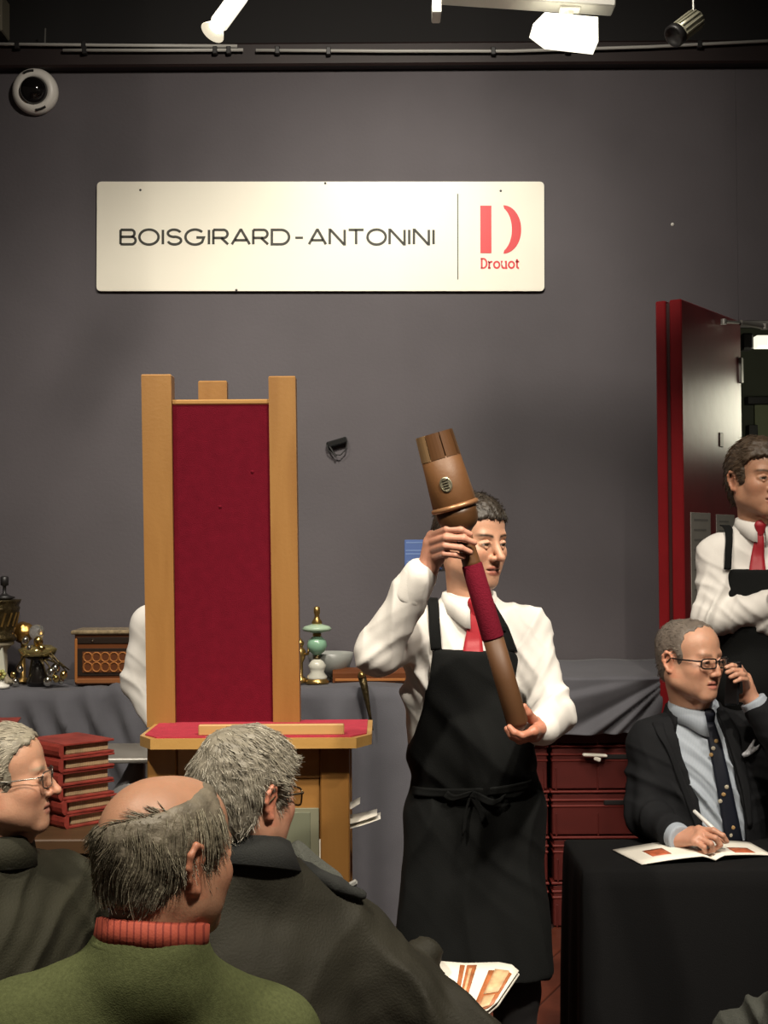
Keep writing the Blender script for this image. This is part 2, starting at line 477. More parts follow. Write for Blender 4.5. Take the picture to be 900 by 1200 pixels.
dbox(.43,.475,P(841,514,6.1).z-.035,P(841,514,6.1).z+.03,-.001,.004).build('lock_plate', mat('worn_lock_plate', (.10,.05,.04), .4, .3), dr)
for zz in (.35,1.35,2.4): dbox(dl-.03,dl+.0,zz,zz+.12,-.004,.012).build('hinge', M_grey, dr)
ca = thing('door_closer', 'thin grey metal closer arm fixed to the top of the red door', 'door closer', P(850,378,6.15))
A0 = P(848,377,6.12)-ca.location; A1 = P(868,378,6.22)-ca.location; A2 = P(896,383,6.3)-ca.location
MB().tube([A0,A1], .007, 8).build('arm', M_grey, ca); MB().tube([A1,A2], .013, 8).build('arm', M_grey, ca)
MB().lathe([(.02,-.012),(.02,.012)], 12, o=A2).build('pivot', M_grey, ca); MB().lathe([(.014,-.012),(.014,.012)], 12, o=A0).build('pivot', M_grey, ca)
def sheet(u0,u1,py0,py1,label):
    z0, z1 = P(820,py1,5.95).z, P(820,py0,5.95).z
    t = thing('paper_notice', label, 'notice', DP((u0+u1)/2, z0, .001))
    o = dbox(u0,u1,z0,z1,.0005,.003,.0005); MB_ = o
    o.build('sheet', mat('grey_paper', (.34,.32,.29), .7, noise=(14,.08)), t, world=True)
    for k in range(9):
        zz = z1-.035-k*(z1-z0-.05)/9
        dbox(u0+.03,u1-.03-rnd.random()*.05,zz,zz+.008,.003,.0034,.0001).build('print_line', mat('grey_print', (.20,.19,.18), .7), t, world=True)
def du_at(px):   # distance along the leaf seen at px
    best = min((abs(450+F*(fx+du.x*u/1000*dl)/(fy+du.y*u/1000*dl)-px), u) for u in range(1001)); return best[1]/1000*dl
sheet(du_at(809), du_at(832), 601, 719, 'long grey sheet of paper stuck on the red door, beside its free edge')
sheet(du_at(839), du_at(860), 602, 719, 'grey sheet of paper on the red door, half hidden by the man with folded arms')

# ------------------------------------------------------------------ overhead: pipes and lamps
def pipe(pts, r, label, clips):
    t = thing('ceiling_pipe', label, 'pipe', pts[0])
    MB().tube([p-pts[0] for p in pts], r, 8).build('tube', mat('pale_pipe_paint', (.42,.41,.38), .5), t, True)
    for c in clips:
        MB().box(c-pts[0]+Vector((0,.045,0)), (.022,.11,r*2+.02), .003).build('clip', M_dark, t)
pipe([P(-60,51,YW-.095),P(120,53,YW-.095),P(278,54,YW-.095)], .008, 'thin grey conduit pipe above the dome camera, upper of two', [P(20,53,YW-.095),P(98,53,YW-.095)])
pipe([P(74,59,YW-.095),P(180,59,YW-.095),P(285,58.5,YW-.095)], .008, 'thin grey conduit pipe above the dome camera, lower of two', [P(99,59,YW-.095),P(252,59,YW-.095),P(268,59,YW-.095)])
pipe([P(300,59,YW-.095),P(450,60,YW-.095),P(600,60,YW-.095),P(760,55,YW-.095),P(960,45,YW-.095)], .008, 'long grey conduit pipe running over the white sign to the door side', [P(325,59,YW-.095),P(385,60,YW-.095),P(578,60,YW-.095),P(665,58,YW-.095),P(820,52,YW-.095)])

def axis_m(d):
    return Vector(d).to_track_quat('Z','Y').to_matrix()
M_lampglow = mat('lit_lamp_face', (.9,.9,.8), .4, emit=((1,.95,.8),6))
M_rib = mat('ribbed_lamp_shell', (.36,.35,.26), .4, .3)
ZC = zt+.82
# lamp with flared reflector
p0 = P(277,0,4.8); p1 = P(252,34,4.75); ax = (p1-p0).normalized()
t = thing('spotlight', 'white cylindrical ceiling spotlight with flared lit reflector', 'lamp', p0)
Mx = axis_m(ax); Lb = (p1-p0).length
MB().lathe([(.012,-.05),(.03,-.045),(.033,-.02),(.033,Lb*.8),(.028,Lb*.86)], 24, Mx).build('body', mat('white_shell_painted_glow', (.85,.83,.75), .4, emit=((1,.93,.78),.9)), t, True)  # shell emission imitates the light nearby lamps throw on the body
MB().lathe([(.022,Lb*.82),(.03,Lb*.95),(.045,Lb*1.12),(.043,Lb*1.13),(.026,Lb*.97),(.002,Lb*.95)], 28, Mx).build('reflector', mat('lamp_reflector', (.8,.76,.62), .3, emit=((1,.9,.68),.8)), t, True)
MB().lathe([(.001,Lb*.955),(.024,Lb*.975),(.001,Lb*.99)], 16, Mx).build('bulb', M_lampglow, t, True)
MB().tube([(0,0,0),(0,.02,ZC-p0.z)], .008, 8).build('stem', M_dark, t)
spot('spotlight_beam', p1+ax*.06, p1+ax*3, 25, 60, .8, .04)
# box flood with barn doors and its rail
p0 = P(663,38,4.6)
t = thing('floodlight', 'white box-shaped floodlight with pointed front flap, glow painted on its shell', 'lamp', p0)
sc = 4.6/F
def FLP(px,py): return ((px-663)*sc, -(py-38)*sc)
poly = [FLP(622,36),FLP(636,22),FLP(698,28),FLP(698,57),FLP(640,50)]
MB().prism(poly, -.06, .06, lambda u,v,w_: (u,w_,v)).build('housing', mat('flood_shell_painted_glow', (.85,.83,.72), .45, emit=((1,.95,.78),1.6)), t)  # housing emission stands in for another lamp shining on it
MB().box((FLP(668,0)[0],0,FLP(0,16)[1]), (.022,.022,.05), .004).build('yoke', M_white, t)
MB().box((FLP(668,0)[0],0,FLP(0,9)[1]), (.07,.05,.022), .004).build('adapter', M_white, t)
zr = FLP(0,2)[1]
t2 = thing('lighting_track', 'pale metal lighting track that carries the floodlight', 'track', P(512,11,4.6))
e1 = P(716,-5,4.6)-P(512,11,4.6)
MB().box(e1/2+Vector((0,0,.015)), (e1.length+.02,.09,.05), .004, axis_m((0,0,1)) @ Matrix.Rotation(-math.atan2(e1.z,e1.x),3,'Y')).build('rail', mat('pale_track_metal', (.5,.49,.45), .35, .3), t2)
MB().box((-.002,0,.0), (.03,.1,.06), .004).build('end_cap', M_white, t2)
for uu in (.15,.85): MB().tube([e1*uu+Vector((0,0,.03)), e1*uu+Vector((0,0,ZC-P(512,11,4.6).z))], .006, 6).build('hanger', M_dark, t2)
# ribbed lamp, not lit
p0 = P(816,22,4.9); p1 = P(788,44,4.85); ax = (p1-p0).normalized(); Mx = axis_m(ax); Lb = (p1-p0).length
t = thing('spotlight', 'small unlit ribbed grey spotlight hanging under the ceiling', 'lamp', p0)
MB().lathe([(.006,-.02),(.026,-.012),(.033,0),(.035,Lb*.75)], 24, Mx).build('body', M_rib, t, True)
for k in range(14):
    a_ = k/14*2*math.pi; e = Mx @ Vector((math.cos(a_)*.036, math.sin(a_)*.036, 0))
    MB().tube([e+ax*Lb*.02, e+ax*Lb*.72], .0035, 5).build('rib', M_rib, t)
MB().lathe([(.036,Lb*.76),(.042,Lb*.80),(.042,Lb*.95),(.034,Lb*.98),(.03,Lb*.9)], 24, Mx).build('bezel', M_dark, t, True)
MB().tube([(-.01,0,.03),(-.012,0,ZC-p0.z)], .005, 8).build('stem', M_grey, t)
t = thing('junction_box', 'beige box fixed high on the wall at the pipe end', 'box', P(2,20,YW+.02))
MB().box((-.03,0,0), (.10,.14,.18), .006).build('case', mat('beige_plastic', (.20,.18,.13), .6), t)
MB().box((-.03,-.073,0), (.08,.01,.15), .003).build('lid', mat('beige_plastic', (.20,.18,.13), .6), t)

# dome camera
pc = P(43,109,YW-.0)
t = thing('dome_camera', 'round white security dome camera with black dome on the grey wall', 'security camera', pc)
Mx = axis_m((.03,-1,-.12))
MB().lathe([(.100,0),(.107,.015),(.107,.035),(.098,.055),(.078,.066),(.064,.062),(.06,.05)], 40, Mx).build('housing', mat('white_camera_plastic', (.66,.63,.58), .4), t, True)
MB().lathe([(.066,.05),(.064,.07),(.054,.092),(.036,.108),(.016,.115),(.001,.116)], 32, Mx).build('dome', mat('black_dome', (.006,.005,.005), .08), t, True)
for a_, nm in ((105,'slot'),(-70,'slot')):
    pts = []
    for k in range(7):
        b_ = math.radians(a_-16+k*5.3); pts.append(Mx @ Vector((math.cos(b_)*.09*1, math.sin(b_)*.09, .062)))
    MB().tube(pts, .006, 6).build('slot', M_dark, t)
MB().tube([Mx @ Vector((.0,.0,.01))+Vector((.045,0,.09)), Vector((.045,-.03,.2)), Vector((.046,-.02,.30))], .004, 6).build('cable', M_grey, t)

# hook, blue notice, nail on the wall
pk = P(395,522,YW)
t = thing('cable_bracket', 'small black bracket with loose cable hanging on the grey wall', 'bracket', pk)
s_ = YW/F
MB().box((0,-.02,.012), (.10,.03,.03), .006, Matrix.Rotation(math.radians(-16),3,'Y')).build('clip', mat('shiny_black_plastic', (.012,.012,.012), .2), t)
MB().tube([Vector((x*s_,-.03,z*s_)) for x,z in ((-12,1),(-10,-6),(-4,-11),(4,-12),(10,-6),(12,2),(11,8))], .003, 6).build('cable', M_dark, t)
MB().tube([Vector((x*s_,-.03,z*s_)) for x,z in ((-9,-1),(-5,-7),(-1,-14))], .005, 6).build('strap', M_dark, t)
t = thing('blue_notice', 'blue printed notice on the wall behind the raised staff', 'notice', P(496,650,YW))
MB().box((0,-.006,0), (.176,.012,.14), .003).build('board', mat('blue_board', (.085,.145,.36), .5), t)
for zz, wd in ((.057,.16),(.02,.165),(.004,.165)):
    MB().box((0,-.0125,zz), (wd,.001,.006), .0003).build('print_line', mat('pale_blue_print', (.17,.26,.50), .5), t)
MB().box((-.06,-.0125,-.03), (.035,.001,.005), .0003).build('print_line', mat('pale_blue_print', (.17,.26,.50), .5), t)
tag(MB().lathe([(.001,-.004),(.008,-.002),(.008,.002),(.002,.006)], 10, axis_m((0,-1,0)), P(788,263,YW)).build('wall_nail', M_white), 'tiny white nail head in the bare grey wall above the red door', 'nail')

# ------------------------------------------------------------------ sign with lettering
s0 = P(113,341,YW-.02); s1 = P(638,341,YW-.02); SL = (s1-s0).length; u = SL/525
sg = thing('auction_sign', 'long cream sign board with auction house lettering and red logo', 'sign', s0, (0, -math.atan2(s1.z-s0.z, s1.x-s0.x), 0))
M_sign = mat('cream_sign_board', (.76,.72,.61), .45, noise=(3,.03))
W_, H_ = SL, 129*u; r_ = 5*u
out = []
for cx_, cz_, a0 in ((W_-r_,r_,-90),(W_-r_,H_-r_,0),(r_,H_-r_,90),(r_,r_,180)):
    for k in range(5): a_ = math.radians(a0+k*22.5); out.append((cx_+r_*math.cos(a_), cz_+r_*math.sin(a_)))
MB().prism(out, 0, .016, lambda a,b,c: (a,c,b)).build('board', M_sign, sg)
def arc(cx_,cy_,rx,ry,a0,a1,n=14): return [(cx_+rx*math.cos(math.radians(a0+(a1-a0)*i/n)), cy_+ry*math.sin(math.radians(a0+(a1-a0)*i/n))) for i in range(n+1)]
G = {
 'B': (1.12, [[(0,0),(0,1)], [(0,1),(.78,1)]+arc(.78,.76,.24,.24,90,-90)+[(0,.52)], [(.78,.52)]+arc(.82,.26,.28,.26,90,-90)+[(0,0)]]),
 'O': (1.4, [arc(.7,.5,.7,.52,0,360,36)]),
 'I': (.12, [[(.06,0),(.06,1)]]),
 'S': (1.05, [arc(.5,.76,.46,.25,15,180)+arc(.52,.76,.48,.25,180,268,8)+arc(.53,.26,.48,.26,90,0,8)+arc(.53,.26,.48,.27,0,-168)]),
 'G': (1.42, [arc(.72,.5,.7,.52,42,318,30)+[(1.36,.47),(.82,.47)]]),
 'R': (1.1, [[(0,0),(0,1)], [(0,1),(.74,1)]+arc(.74,.72,.30,.28,90,-90)+[(0,.44)], [(.58,.44),(1.08,0)]]),
 'A': (1.3, [[(0,0),(.62,1),(.68,1),(1.3,0)], [(.2,.28),(1.1,.28)]]),
 'D': (1.28, [[(0,0),(0,1),(.68,1)]+arc(.68,.5,.58,.5,90,-90,20)+[(0,0)]]),
 'N': (1.15, [[(0,0),(0,1),(.06,1),(1.09,0),(1.15,0),(1.15,1)]]),
 'T': (1.16, [[(0,1),(1.16,1)], [(.58,1),(.58,0)]]),
 '-': (.55, [[(0,.45),(.55,.45)]]),
}
def stroke(mb, pl, th, fn, y0, y1):
    pl = [Vector(p) for p in pl]; q = [pl[0]]
    for p in pl[1:]:
        if (p-q[-1]).length > 1e-4: q.append(p)
    cl_ = (q[0]-q[-1]).length < 1e-3; n = len(q); Lf, Rt = [], []
    for i in range(n):
        d0 = (q[i]-q[i-1]) if i else ((q[0]-q[-2]) if cl_ else q[1]-q[0])
        d1 = (q[i+1]-q[i]) if i < n-1 else ((q[1]-q[0]) if cl_ else q[-1]-q[-2])
        d0.normalize(); d1.normalize(); t_ = d0+d1
        if t_.length < .2: t_ = d1
        t_.normalize(); k = min(1.8, 1/max(.35, abs(t_.dot(d1)))); nn = Vector((-t_.y, t_.x))*th/2*k
        Lf.append(q[i]+nn); Rt.append(q[i]-nn)
    vs = [fn(p.x,p.y,y0) for p in Lf]+[fn(p.x,p.y,y0) for p in Rt]+[fn(p.x,p.y,y1) for p in Lf]+[fn(p.x,p.y,y1) for p in Rt]
    fs = []
    for i in range(n-1):
        fs += [(i,i+1,n+i+1,n+i), (2*n+i,3*n+i,3*n+i+1,2*n+i+1), (i,2*n+i,2*n+i+1,i+1), (n+i,n+i+1,3*n+i+1,3*n+i)]
    fs += [(0,n,3*n,2*n), (n-1,3*n-1,4*n-1,2*n-1)]
    mb.add(vs, fs)
M_ink = mat('dark_olive_lettering', (.022,.021,.013), .6)
def word(txt, px0, px1, py0, py1, gap, th, m=M_ink, gl=G):
    tot = sum(gl[c][0] for c in txt)+gap*(len(txt)-1); sx = (px1-px0)*u/tot; sz = (py1-py0)*u; x = (px0-113)*u; z = (341-py1)*u
    for c in txt:
        mb = MB()
        for pl in gl[c][1]:
            stroke(mb, [(px_*sx+x, pz_*sz+z) for px_, pz_ in pl], th, lambda a,b,c_: (a,c_,b), -.0015, .002)
        mb.build('letter', m, sg); x += (gl[c][0]+gap)*sx
word('BOISGIRARD', 141, 339, 269, 286, .26, .0118)
word('-', 346, 355, 269, 286, 0, .0105)
word('ANTONINI', 362, 509, 269, 286, .30, .0118)
MB().box(((536.5-113)*u, 0, (341-277)*u), (.0045,.004,101*u), .0005).build('rule_line', M_ink, sg)
M_logo = mat('logo_red', (.60,.022,.030), .5)
MB().box(((569.5-113)*u, 0, (341-268.5)*u), (13*u,.004,56*u), .0005).build('logo_bar', M_logo, sg)
cres = arc(590,268.5,21,28.5,90,-90,24)
inner = arc(583,268.5,17,28,-62,62,24)
pl = [((a-113)*u,(341-268.5+b-268.5)*u) for a,b in cres+inner]
MB().prism(pl, -.002, .002, lambda a,b,c: (a,c,b)).build('logo_crescent', M_logo, sg)
DG = {
 'D': (1.0, [[(.2,0),(.2,1.45)], [(.05,1.45),(.45,1.45)]+arc(.45,.725,.5,.725,90,-90,16)+[(.05,0)]]),
 'r': (.72, [[(.2,0),(.2,1)], [(0,1),(.2,1)], [(0,0),(.42,0)], arc(.52,.6,.3,.38,165,60,6)]),
 'o': (.95, [arc(.47,.5,.42,.5,0,360,24)]),
 'u': (1.0, [[(0,1),(.18,1),(.18,.3)]+arc(.48,.32,.3,.32,180,300,6), [(.6,1),(.8,1),(.8,0),(1,0)]]),
 't': (.62, [[(.22,1.4),(.22,.25)]+arc(.45,.25,.22,.25,180,290,6), [(0,1),(.55,1)]]),
}
word('Drouot', 563, 609, 306.5, 314, .14, .0085, M_logo, DG)
for px_, py_ in ((164,222),(587,223),(381,214),(277,340)):
    MB().lathe([(.004,-.003),(.006,-.001),(.004,.002)], 8, axis_m((0,1,0)), ((px_-113)*u,0,(341-py_)*u)).build('screw', M_dark, sg)

# ------------------------------------------------------------------ display table against the wall
ZT = 1.045; YF = 5.86
tb = thing('display_table', 'long board on trestles under the slate grey cloth along the wall', 'table', (-.6,6.18,0))
MB().box((0,0,ZT-.035), (3.9,.40,.03), .004).build('table_top', M_dwood, tb)
for x in (-1.8,-.9,.15):
    for y in (-.14,.14): MB().box((x,y,(ZT-.05)/2), (.05,.05,ZT-.05), .004).build('leg', M_dwood, tb)
# cloth, left stretch: top + front hanging to the floor
xa, xb = -2.75, P(492,900,YF).x
def foldl(x, v):
    return .018*math.sin(x*17+1.5*math.sin(x*5))+.014*math.sin(x*31+2)+.075*math.exp(-((x+1.36-.3*v)/.26)**2)*(1-abs(math.sin((x+1.42-.55*v)*24)))**1.2
rows = []
NX = 170
for j in range(34):
    row = []
    for i in range(NX+1):
        x = xa+(xb-xa)*i/NX
        if j < 8:
            v = j/7; y = YW-.012-(YW-.012-YF)*v; z = ZT-.008+.004*math.sin(x*9+v*5)
            z += .04*math.exp(-((x+1.2)/.1)**2)*v**3*(.6+.5*math.sin(x*40+v*3)) + .012*math.exp(-((x+.05)/.12)**2)*v
        else:
            v = (j-7)/26; y = YF-.004-.03*min(1,v*4)-(foldl(x,v))*min(1,v*9)*(1+.6*v); z = ZT-.012-(ZT-.03)*v
            z += .04*math.exp(-((x+1.2)/.1)**2)*(1-v)*(.6+.5*math.sin(x*40+3))
        row.append((x,y,z))
    rows.append(row)
lc = loft(rows, 'table_cloth', M_cloth, None, .004)
tag(lc, 'slate grey cloth gathered over the display table beside the easel', 'cloth')
# cloth, right stretch: pulled up over the crates towards the door
xa2, xb2 = P(480,800,YF).x, P(800,800,YF).x
ank = P(790,785,YF); rows = []
NX = 110; zlo = P(650,857,YF).z
for j in range(52):
    row = []
    for i in range(NX+1):
        x = xa2+(xb2-xa2)*i/NX
        if j < 10:
            v = j/9; y = YW-.012-(YW-.02-YF)*v; z = 1.115-.03*v+.003*math.sin(x*20)
        else:
            v = (j-9)/42; z = 1.085-(1.085-zlo+.03*(1-i/NX))*v
            line = P(605,829,YF).z+(P(762,794,YF).z-P(605,829,YF).z)*min(1.15,max(0,(x-P(605,829,YF).x)/(P(762,794,YF).x-P(605,829,YF).x)))**.75
            flap = 1/(1+math.exp(-(z-line)/.006))
            dx_, dz_ = ank.x+.02-x, ank.z-z; ph = math.atan2(dz_, dx_); rr = math.hypot(dx_, dz_)
            y = YF-.012-.028*flap-(1-flap)*min(.05,rr*.13)*(.5+.5*math.sin(ph*26+2*math.sin(ph*9)))
            y -= .004*math.sin(x*25)*flap
        row.append((x,y,z))
    rows.append(row)
rc = loft(rows, 'table_cloth', M_cloth, None, .004)
tag(rc, 'slate grey cloth pulled tight in fan folds over the red crates', 'cloth')
# clip holding the cloth
t = thing('cloth_clip', 'dark metal clip dangling from the cloth edge behind the easel shelf', 'clip', P(424,800,YF-.05))
MB().tube([(0,.03,.04),(.0,-.01,.03),(.012,-.015,-.02),(.03,-.012,-.12),(.045,-.01,-.2)], [.008,.018,.016,.008,.004], 8).build('arm', M_bronze, t, True)
MB().lathe([(.004,-.02),(.016,-.01),(.016,.01),(.004,.02)], 12, axis_m((0,-1,0)), (0,-.02,.035)).build('jaw', M_brass, t, True)

# ------------------------------------------------------------------ crates under the right cloth
def crate(loc, label, top=False):
    t = thing('plastic_crate', label, 'crate', loc)
    Wd, Dp, Hh = .592, .40, .195
    mb = MB().box((0,0,Hh/2-.006), (Wd-.02,Dp-.02,Hh-.02), .004); mb.build('body', M_crate, t)
    for zz, pr in ((Hh-.006,.008),(Hh-.042,.006),(Hh-.068,.004)):
        MB().box((0,0,zz), (Wd-.02+pr*2,Dp-.02+pr*2,.010), .003).build('rim', mat('crate_rim', (.12,.018,.014), .38), t)
    MB().box((-.0,-(Dp-.02)/2-.002,Hh-.052), (.13,.012,.022), .003).build('handle_slot', M_dark, t)
    for sx in (-.27,-.09,.09,.27): MB().box((sx,-(Dp-.02)/2-.001,Hh/2-.05), (.007,.006,.10), .002).build('rib', M_crate, t)
    return t
cy = YF+.06+.2; c1 = P(645,950,YF+.06).x
pos = ['lowest','second from the floor','third from the floor','fourth from the floor','topmost']
for col_, (cx_, dsc) in enumerate(((c1+.298,'beside the writing desk'),(c1-.298,'behind the staff holder'))):
    for k in range(5):
        t_ = crate((cx_+rnd.uniform(-.003,.003), cy+rnd.uniform(-.004,.004), .002+k*.1965), 'dark red crate, %s in the stack %s' % (pos[k], dsc))
t = thing('paper_tag', 'crumpled white paper tag stuck in the handle of a red crate', 'tag', P(697,886,YF+.03))
MB().box((0,0,.004), (.105,.03,.012), .004, Matrix.Rotation(.05,3,'Y')).build('strip', M_paper, t)
MB().box((.01,-.006,-.012), (.03,.012,.018), .004, Matrix.Rotation(.4,3,'Y')).build('crumple', M_paper, t)

# ------------------------------------------------------------------ small lots on the display table
YT = 6.08; sT = YT/F
def at(px, py=None): return Vector((P(px,800,YT).x, YT, ZT if py is None else P(px,py,YT).z))
zb = ZT
# bronze bucket-like vessel on a porcelain clock base
b0 = at(-12); t = thing('porcelain_pedestal', 'painted porcelain pedestal under the dark bronze vessel', 'pedestal', b0)
h1 = P(5,752,YT).z-zb
MB().lathe([(.10,0),(.10,.02),(.085,.03),(.075,.05),(.078,h1*.5),(.075,h1-.04),(.09,h1-.02),(.105,h1-.012),(.105,h1)], 28).build('base', mat('cream_porcelain', (.42,.37,.27), .3, noise=(14,.2)), t, True)
MB().box((.05,-.058,h1*.5), (.05,.012,h1*.5), .004, Matrix.Rotation(.6,3,'Z')).build('painted_panel', mat('rose_panel', (.26,.10,.06), .4, noise=(50,.6)), t)
t = thing('bronze_vessel', 'dark embossed bronze vessel with upright finial', 'vessel', b0+Vector((0,0,h1+.001)))
h2 = P(5,703,YT).z-zb-h1
MB().lathe([(.105,0),(.118,.008),(.118,.022),(.105,.035),(.112,.06),(.128,h2*.75),(.132,h2*.8),(.126,h2*.85),(.134,h2*.95),(.137,h2),(.125,h2)], 36).build('bowl', M_bronze, t, True)
for k in range(22):
    a_ = k/22*6.283
    MB().tube([(.112*math.cos(a_),.112*math.sin(a_),.07),(.124*math.cos(a_+.12),.124*math.sin(a_+.12),.13)], .006, 5).build('ornament', M_brass, t)
MB().lathe([(.02,h2-.005),(.05,h2+.01),(.02,h2+.02),(.008,h2+.03),(.008,h2+.06),(.018,h2+.065),(.018,h2+.10),(.01,h2+.105)], 16, o=(.065,0,0)).build('finial', M_dark, t, True)
# gilt ball
p_ = P(27,741,YT+.12)
t = thing('gilt_globe', 'round gilt globe on a stand behind the bronze vessel', 'ornament', (p_.x,p_.y,zb))
hz = p_.z-zb
MB().lathe([(.05,0),(.05,.01),(.012,.02),(.01,hz-.05),(.02,hz-.045)], 16).build('foot', M_brass, t, True)
S_ = Shape().ell((0,0,hz), (.048,.048,.05)); v, f = S_.mesh(.006); v = v+normals(v,f)*(.004*wav(v,140,3))[:,None]
mesh_obj('globe', v, f, mat('gilt_amber', (.40,.22,.06), .28, .85, noise=(40,.5)), t, True)
# white leaf-shaped porcelain with little flower
p_ = at(12); p_.y -= .14; t = thing('porcelain_leaf', 'tiny white porcelain leaf ornament with yellow flower', 'ornament', p_)
hh_ = .165
MB().lathe([(.035,0),(.035,.012),(.014,.02),(.01,.06)], 14).build('foot', M_white, t, True)
leaf = [(-.02,.05),(-.026,.10),(-.012,.15),(.004,.175),(.012,.13),(.016,.09),(.02,.05)]
MB().prism(leaf, -.008, .008, lambda a,b,c: (a,c,b)).build('leaf', mat('white_porcelain', (.55,.55,.46), .25), t)
for k in range(6):
    a_ = k/6*6.283; MB().lathe([(.001,-.006),(.011,0),(.001,.006)], 8, axis_m((0,-1,0)), (.004+.013*math.cos(a_),-.02,.06+.013*math.sin(a_))).build('petal', mat('yellow_green_petal', (.42,.42,.14), .4), t, True)
MB().lathe([(.001,-.01),(.008,0),(.001,.01)], 8, axis_m((0,-1,0)), (.004,-.026,.06)).build('flower_centre', M_brass, t, True)
# shiny glass and gilt centrepiece
M_glass = mat('clear_glass', (.9,.9,.85), .06, trans=.9)
M_silver = mat('mirror_silver', (.75,.73,.65), .12, 1)
p_ = at(47); p_.y -= .04; t = thing('glass_centrepiece', 'gilt and glass centrepiece with shiny faceted drops on dark stand', 'centrepiece', p_)
MB().lathe([(.045,0),(.05,.02),(.028,.08),(.022,.11),(.06,.125),(.03,.13)], 20).build('stand', mat('black_lacquer', (.01,.008,.007), .2), t, True)
MB().lathe([(.03,.12),(.075,.135),(.085,.16),(.06,.175),(.05,.165),(.02,.15)], 24).build('bowl', mat('gilt_glass', (.5,.40,.16), .12, .8), t, True)
S0 = Shape().ell((0,0,0), (.017,.017,.021)); v0, f0 = S0.mesh(.007)
for k, (x_, y_, z_) in enumerate([(-.1,-.03,.05),(-.085,-.05,.02),(.07,-.05,.06),(.095,-.06,.035),(.06,-.07,.025),(.11,-.03,.02),(.125,-.05,.05),(.085,-.03,.075),(-.07,-.03,.075),(.03,-.06,.165),(-.02,-.07,.17),(-.045,-.04,.2),(.01,-.03,.195)]):
    mesh_obj('facet_drop', v0*(1+.25*((k*37)%5-2)/2)+np.array([x_,y_,z_]), f0, M_silver if k%3 else mat('gold_drop', (.75,.55,.2), .15, 1), t)
for k in range(9):
    a_ = -1.2+k*.42; MB().tube([(0,-.02,.12),(.07*math.cos(a_),-.04,.13+.02*math.sin(k)),(.15*math.cos(a_),-.05,.03+.06*abs(math.sin(k*1.3)))], [.006,.005,.003], 6).build('branch', M_bronze, t, True)
S_ = Shape().ell((0,0,0), (.034,.034,.034)); v, f = S_.mesh(.006); mesh_obj('glass_ball', v+np.array([-.005,0,.235]), f, M_glass, t, True)
MB().tube([(0,0,.165),(-.005,0,.202)], .008, 8).build('ball_stem', M_brass, t)
# marquetry chest
x0, x1 = P(86,760,YT).x, P(176,760,YT).x; zc0 = ZT; zc1 = P(100,738,YT).z
t = thing('marquetry_chest', 'small marquetry chest with marble top beside the easel', 'chest', ((x0+x1)/2, YT+.06, zc0))
Wc = x1-x0; Hc = zc1-zc0
M_mah = mat('mahogany', (.16,.052,.016), .32, wood=((.3,1.4,1.4),(.09,.026,.008)))
MB().box((0,0,Hc/2-.006), (Wc-.03,.2,Hc-.014), .004).build('carcass', M_mah, t)
MB().box((0,0,Hc-.009), (Wc,.23,.018), .005).build('marble_top', mat('brown_marble', (.26,.20,.12), .25, noise=(45,.6)), t)
MB().box((0,-.101,Hc-.045), (Wc-.05,.008,.028), .002).build('frieze', mat('ebony', (.02,.012,.008), .35), t)
MB().box((0,-.101,Hc*.42), (Wc-.05,.008,Hc*.5), .002).build('drawer', mat('ebony', (.02,.012,.008), .35), t)
M_inl = mat('fruitwood_inlay', (.34,.13,.035), .35)
MB().box((0,-.106,Hc*.42), (Wc-.10,.004,Hc*.38), .001).build('inlay_panel', mat('inlay_ground', (.11,.035,.012), .35), t)
nL = 6; lw = (Wc-.11)/nL
for k in range(nL):
    for r__ in (-1,1):
        cx_ = -(Wc-.11)/2+lw*(k+.5); cz_ = Hc*.42+r__*Hc*.09
        pts = [(cx_+lw*.5*math.cos(a_), -.1085, cz_+Hc*.085*math.sin(a_)) for a_ in [i*6.283/10 for i in range(11)]]
        MB().tube(pts, .004, 4, False).build('inlay_ring', M_inl, t)
for sx in (-1,1): MB().box((sx*(Wc/2-.022),-.104,Hc*.45), (.012,.012,Hc*.8), .003).build('pilaster', M_inl, t)
MB().box((0,-.102,.018), (Wc-.04,.012,.022), .003).build('plinth', mat('light_mahogany', (.24,.09,.03), .35), t)
MB().lathe([(.001,0),(.007,.004),(.001,.008)], 8, axis_m((0,-1,0)), (-Wc*.5+.095,-.105,Hc-.045)).build('escutcheon', M_silver, t, True)
# oil lamp in green opaline, glass bowl, gilt ornament, wooden moulding
p_ = at(372); p_.y -= .02; t = thing('oil_lamp', 'green opaline oil lamp with white foot on grey cloth', 'lamp', p_)
M_op = mat('green_opaline', (.22,.40,.27), .22, noise=(20,.1)); M_wop = mat('white_opaline', (.55,.54,.46), .25)
MB().lathe([(.052,0),(.054,.008),(.045,.016),(.04,.03)], 20).build('base', M_brass, t, True)
MB().lathe([(.042,.014),(.045,.03),(.03,.05),(.036,.065),(.04,.08),(.025,.1),(.012,.108)], 20).build('foot', M_wop, t, True)
MB().lathe([(.012,.1),(.018,.112),(.012,.12),(.016,.13)], 16).build('knop', M_bronze, t, True)
MB().lathe([(.014,.125),(.035,.142),(.045,.165),(.04,.188),(.022,.205),(.014,.21)], 24).build('reservoir', M_op, t, True)
MB().lathe([(.014,.2),(.02,.215),(.016,.225)], 16).build('collar', M_brass, t, True)
MB().lathe([(.016,.222),(.06,.232),(.066,.242),(.055,.252),(.02,.262)], 28).build('gallery', mat('pale_green_opaline', (.34,.46,.33), .22), t, True)
MB().lathe([(.02,.258),(.024,.27),(.014,.285),(.01,.30),(.014,.31),(.014,.335),(.006,.34)], 16).build('burner', M_brass, t, True)
p_ = at(386); p_.y += .11; t = thing('glass_bowl', 'frosted grey glass bowl behind the green oil lamp', 'bowl', p_)
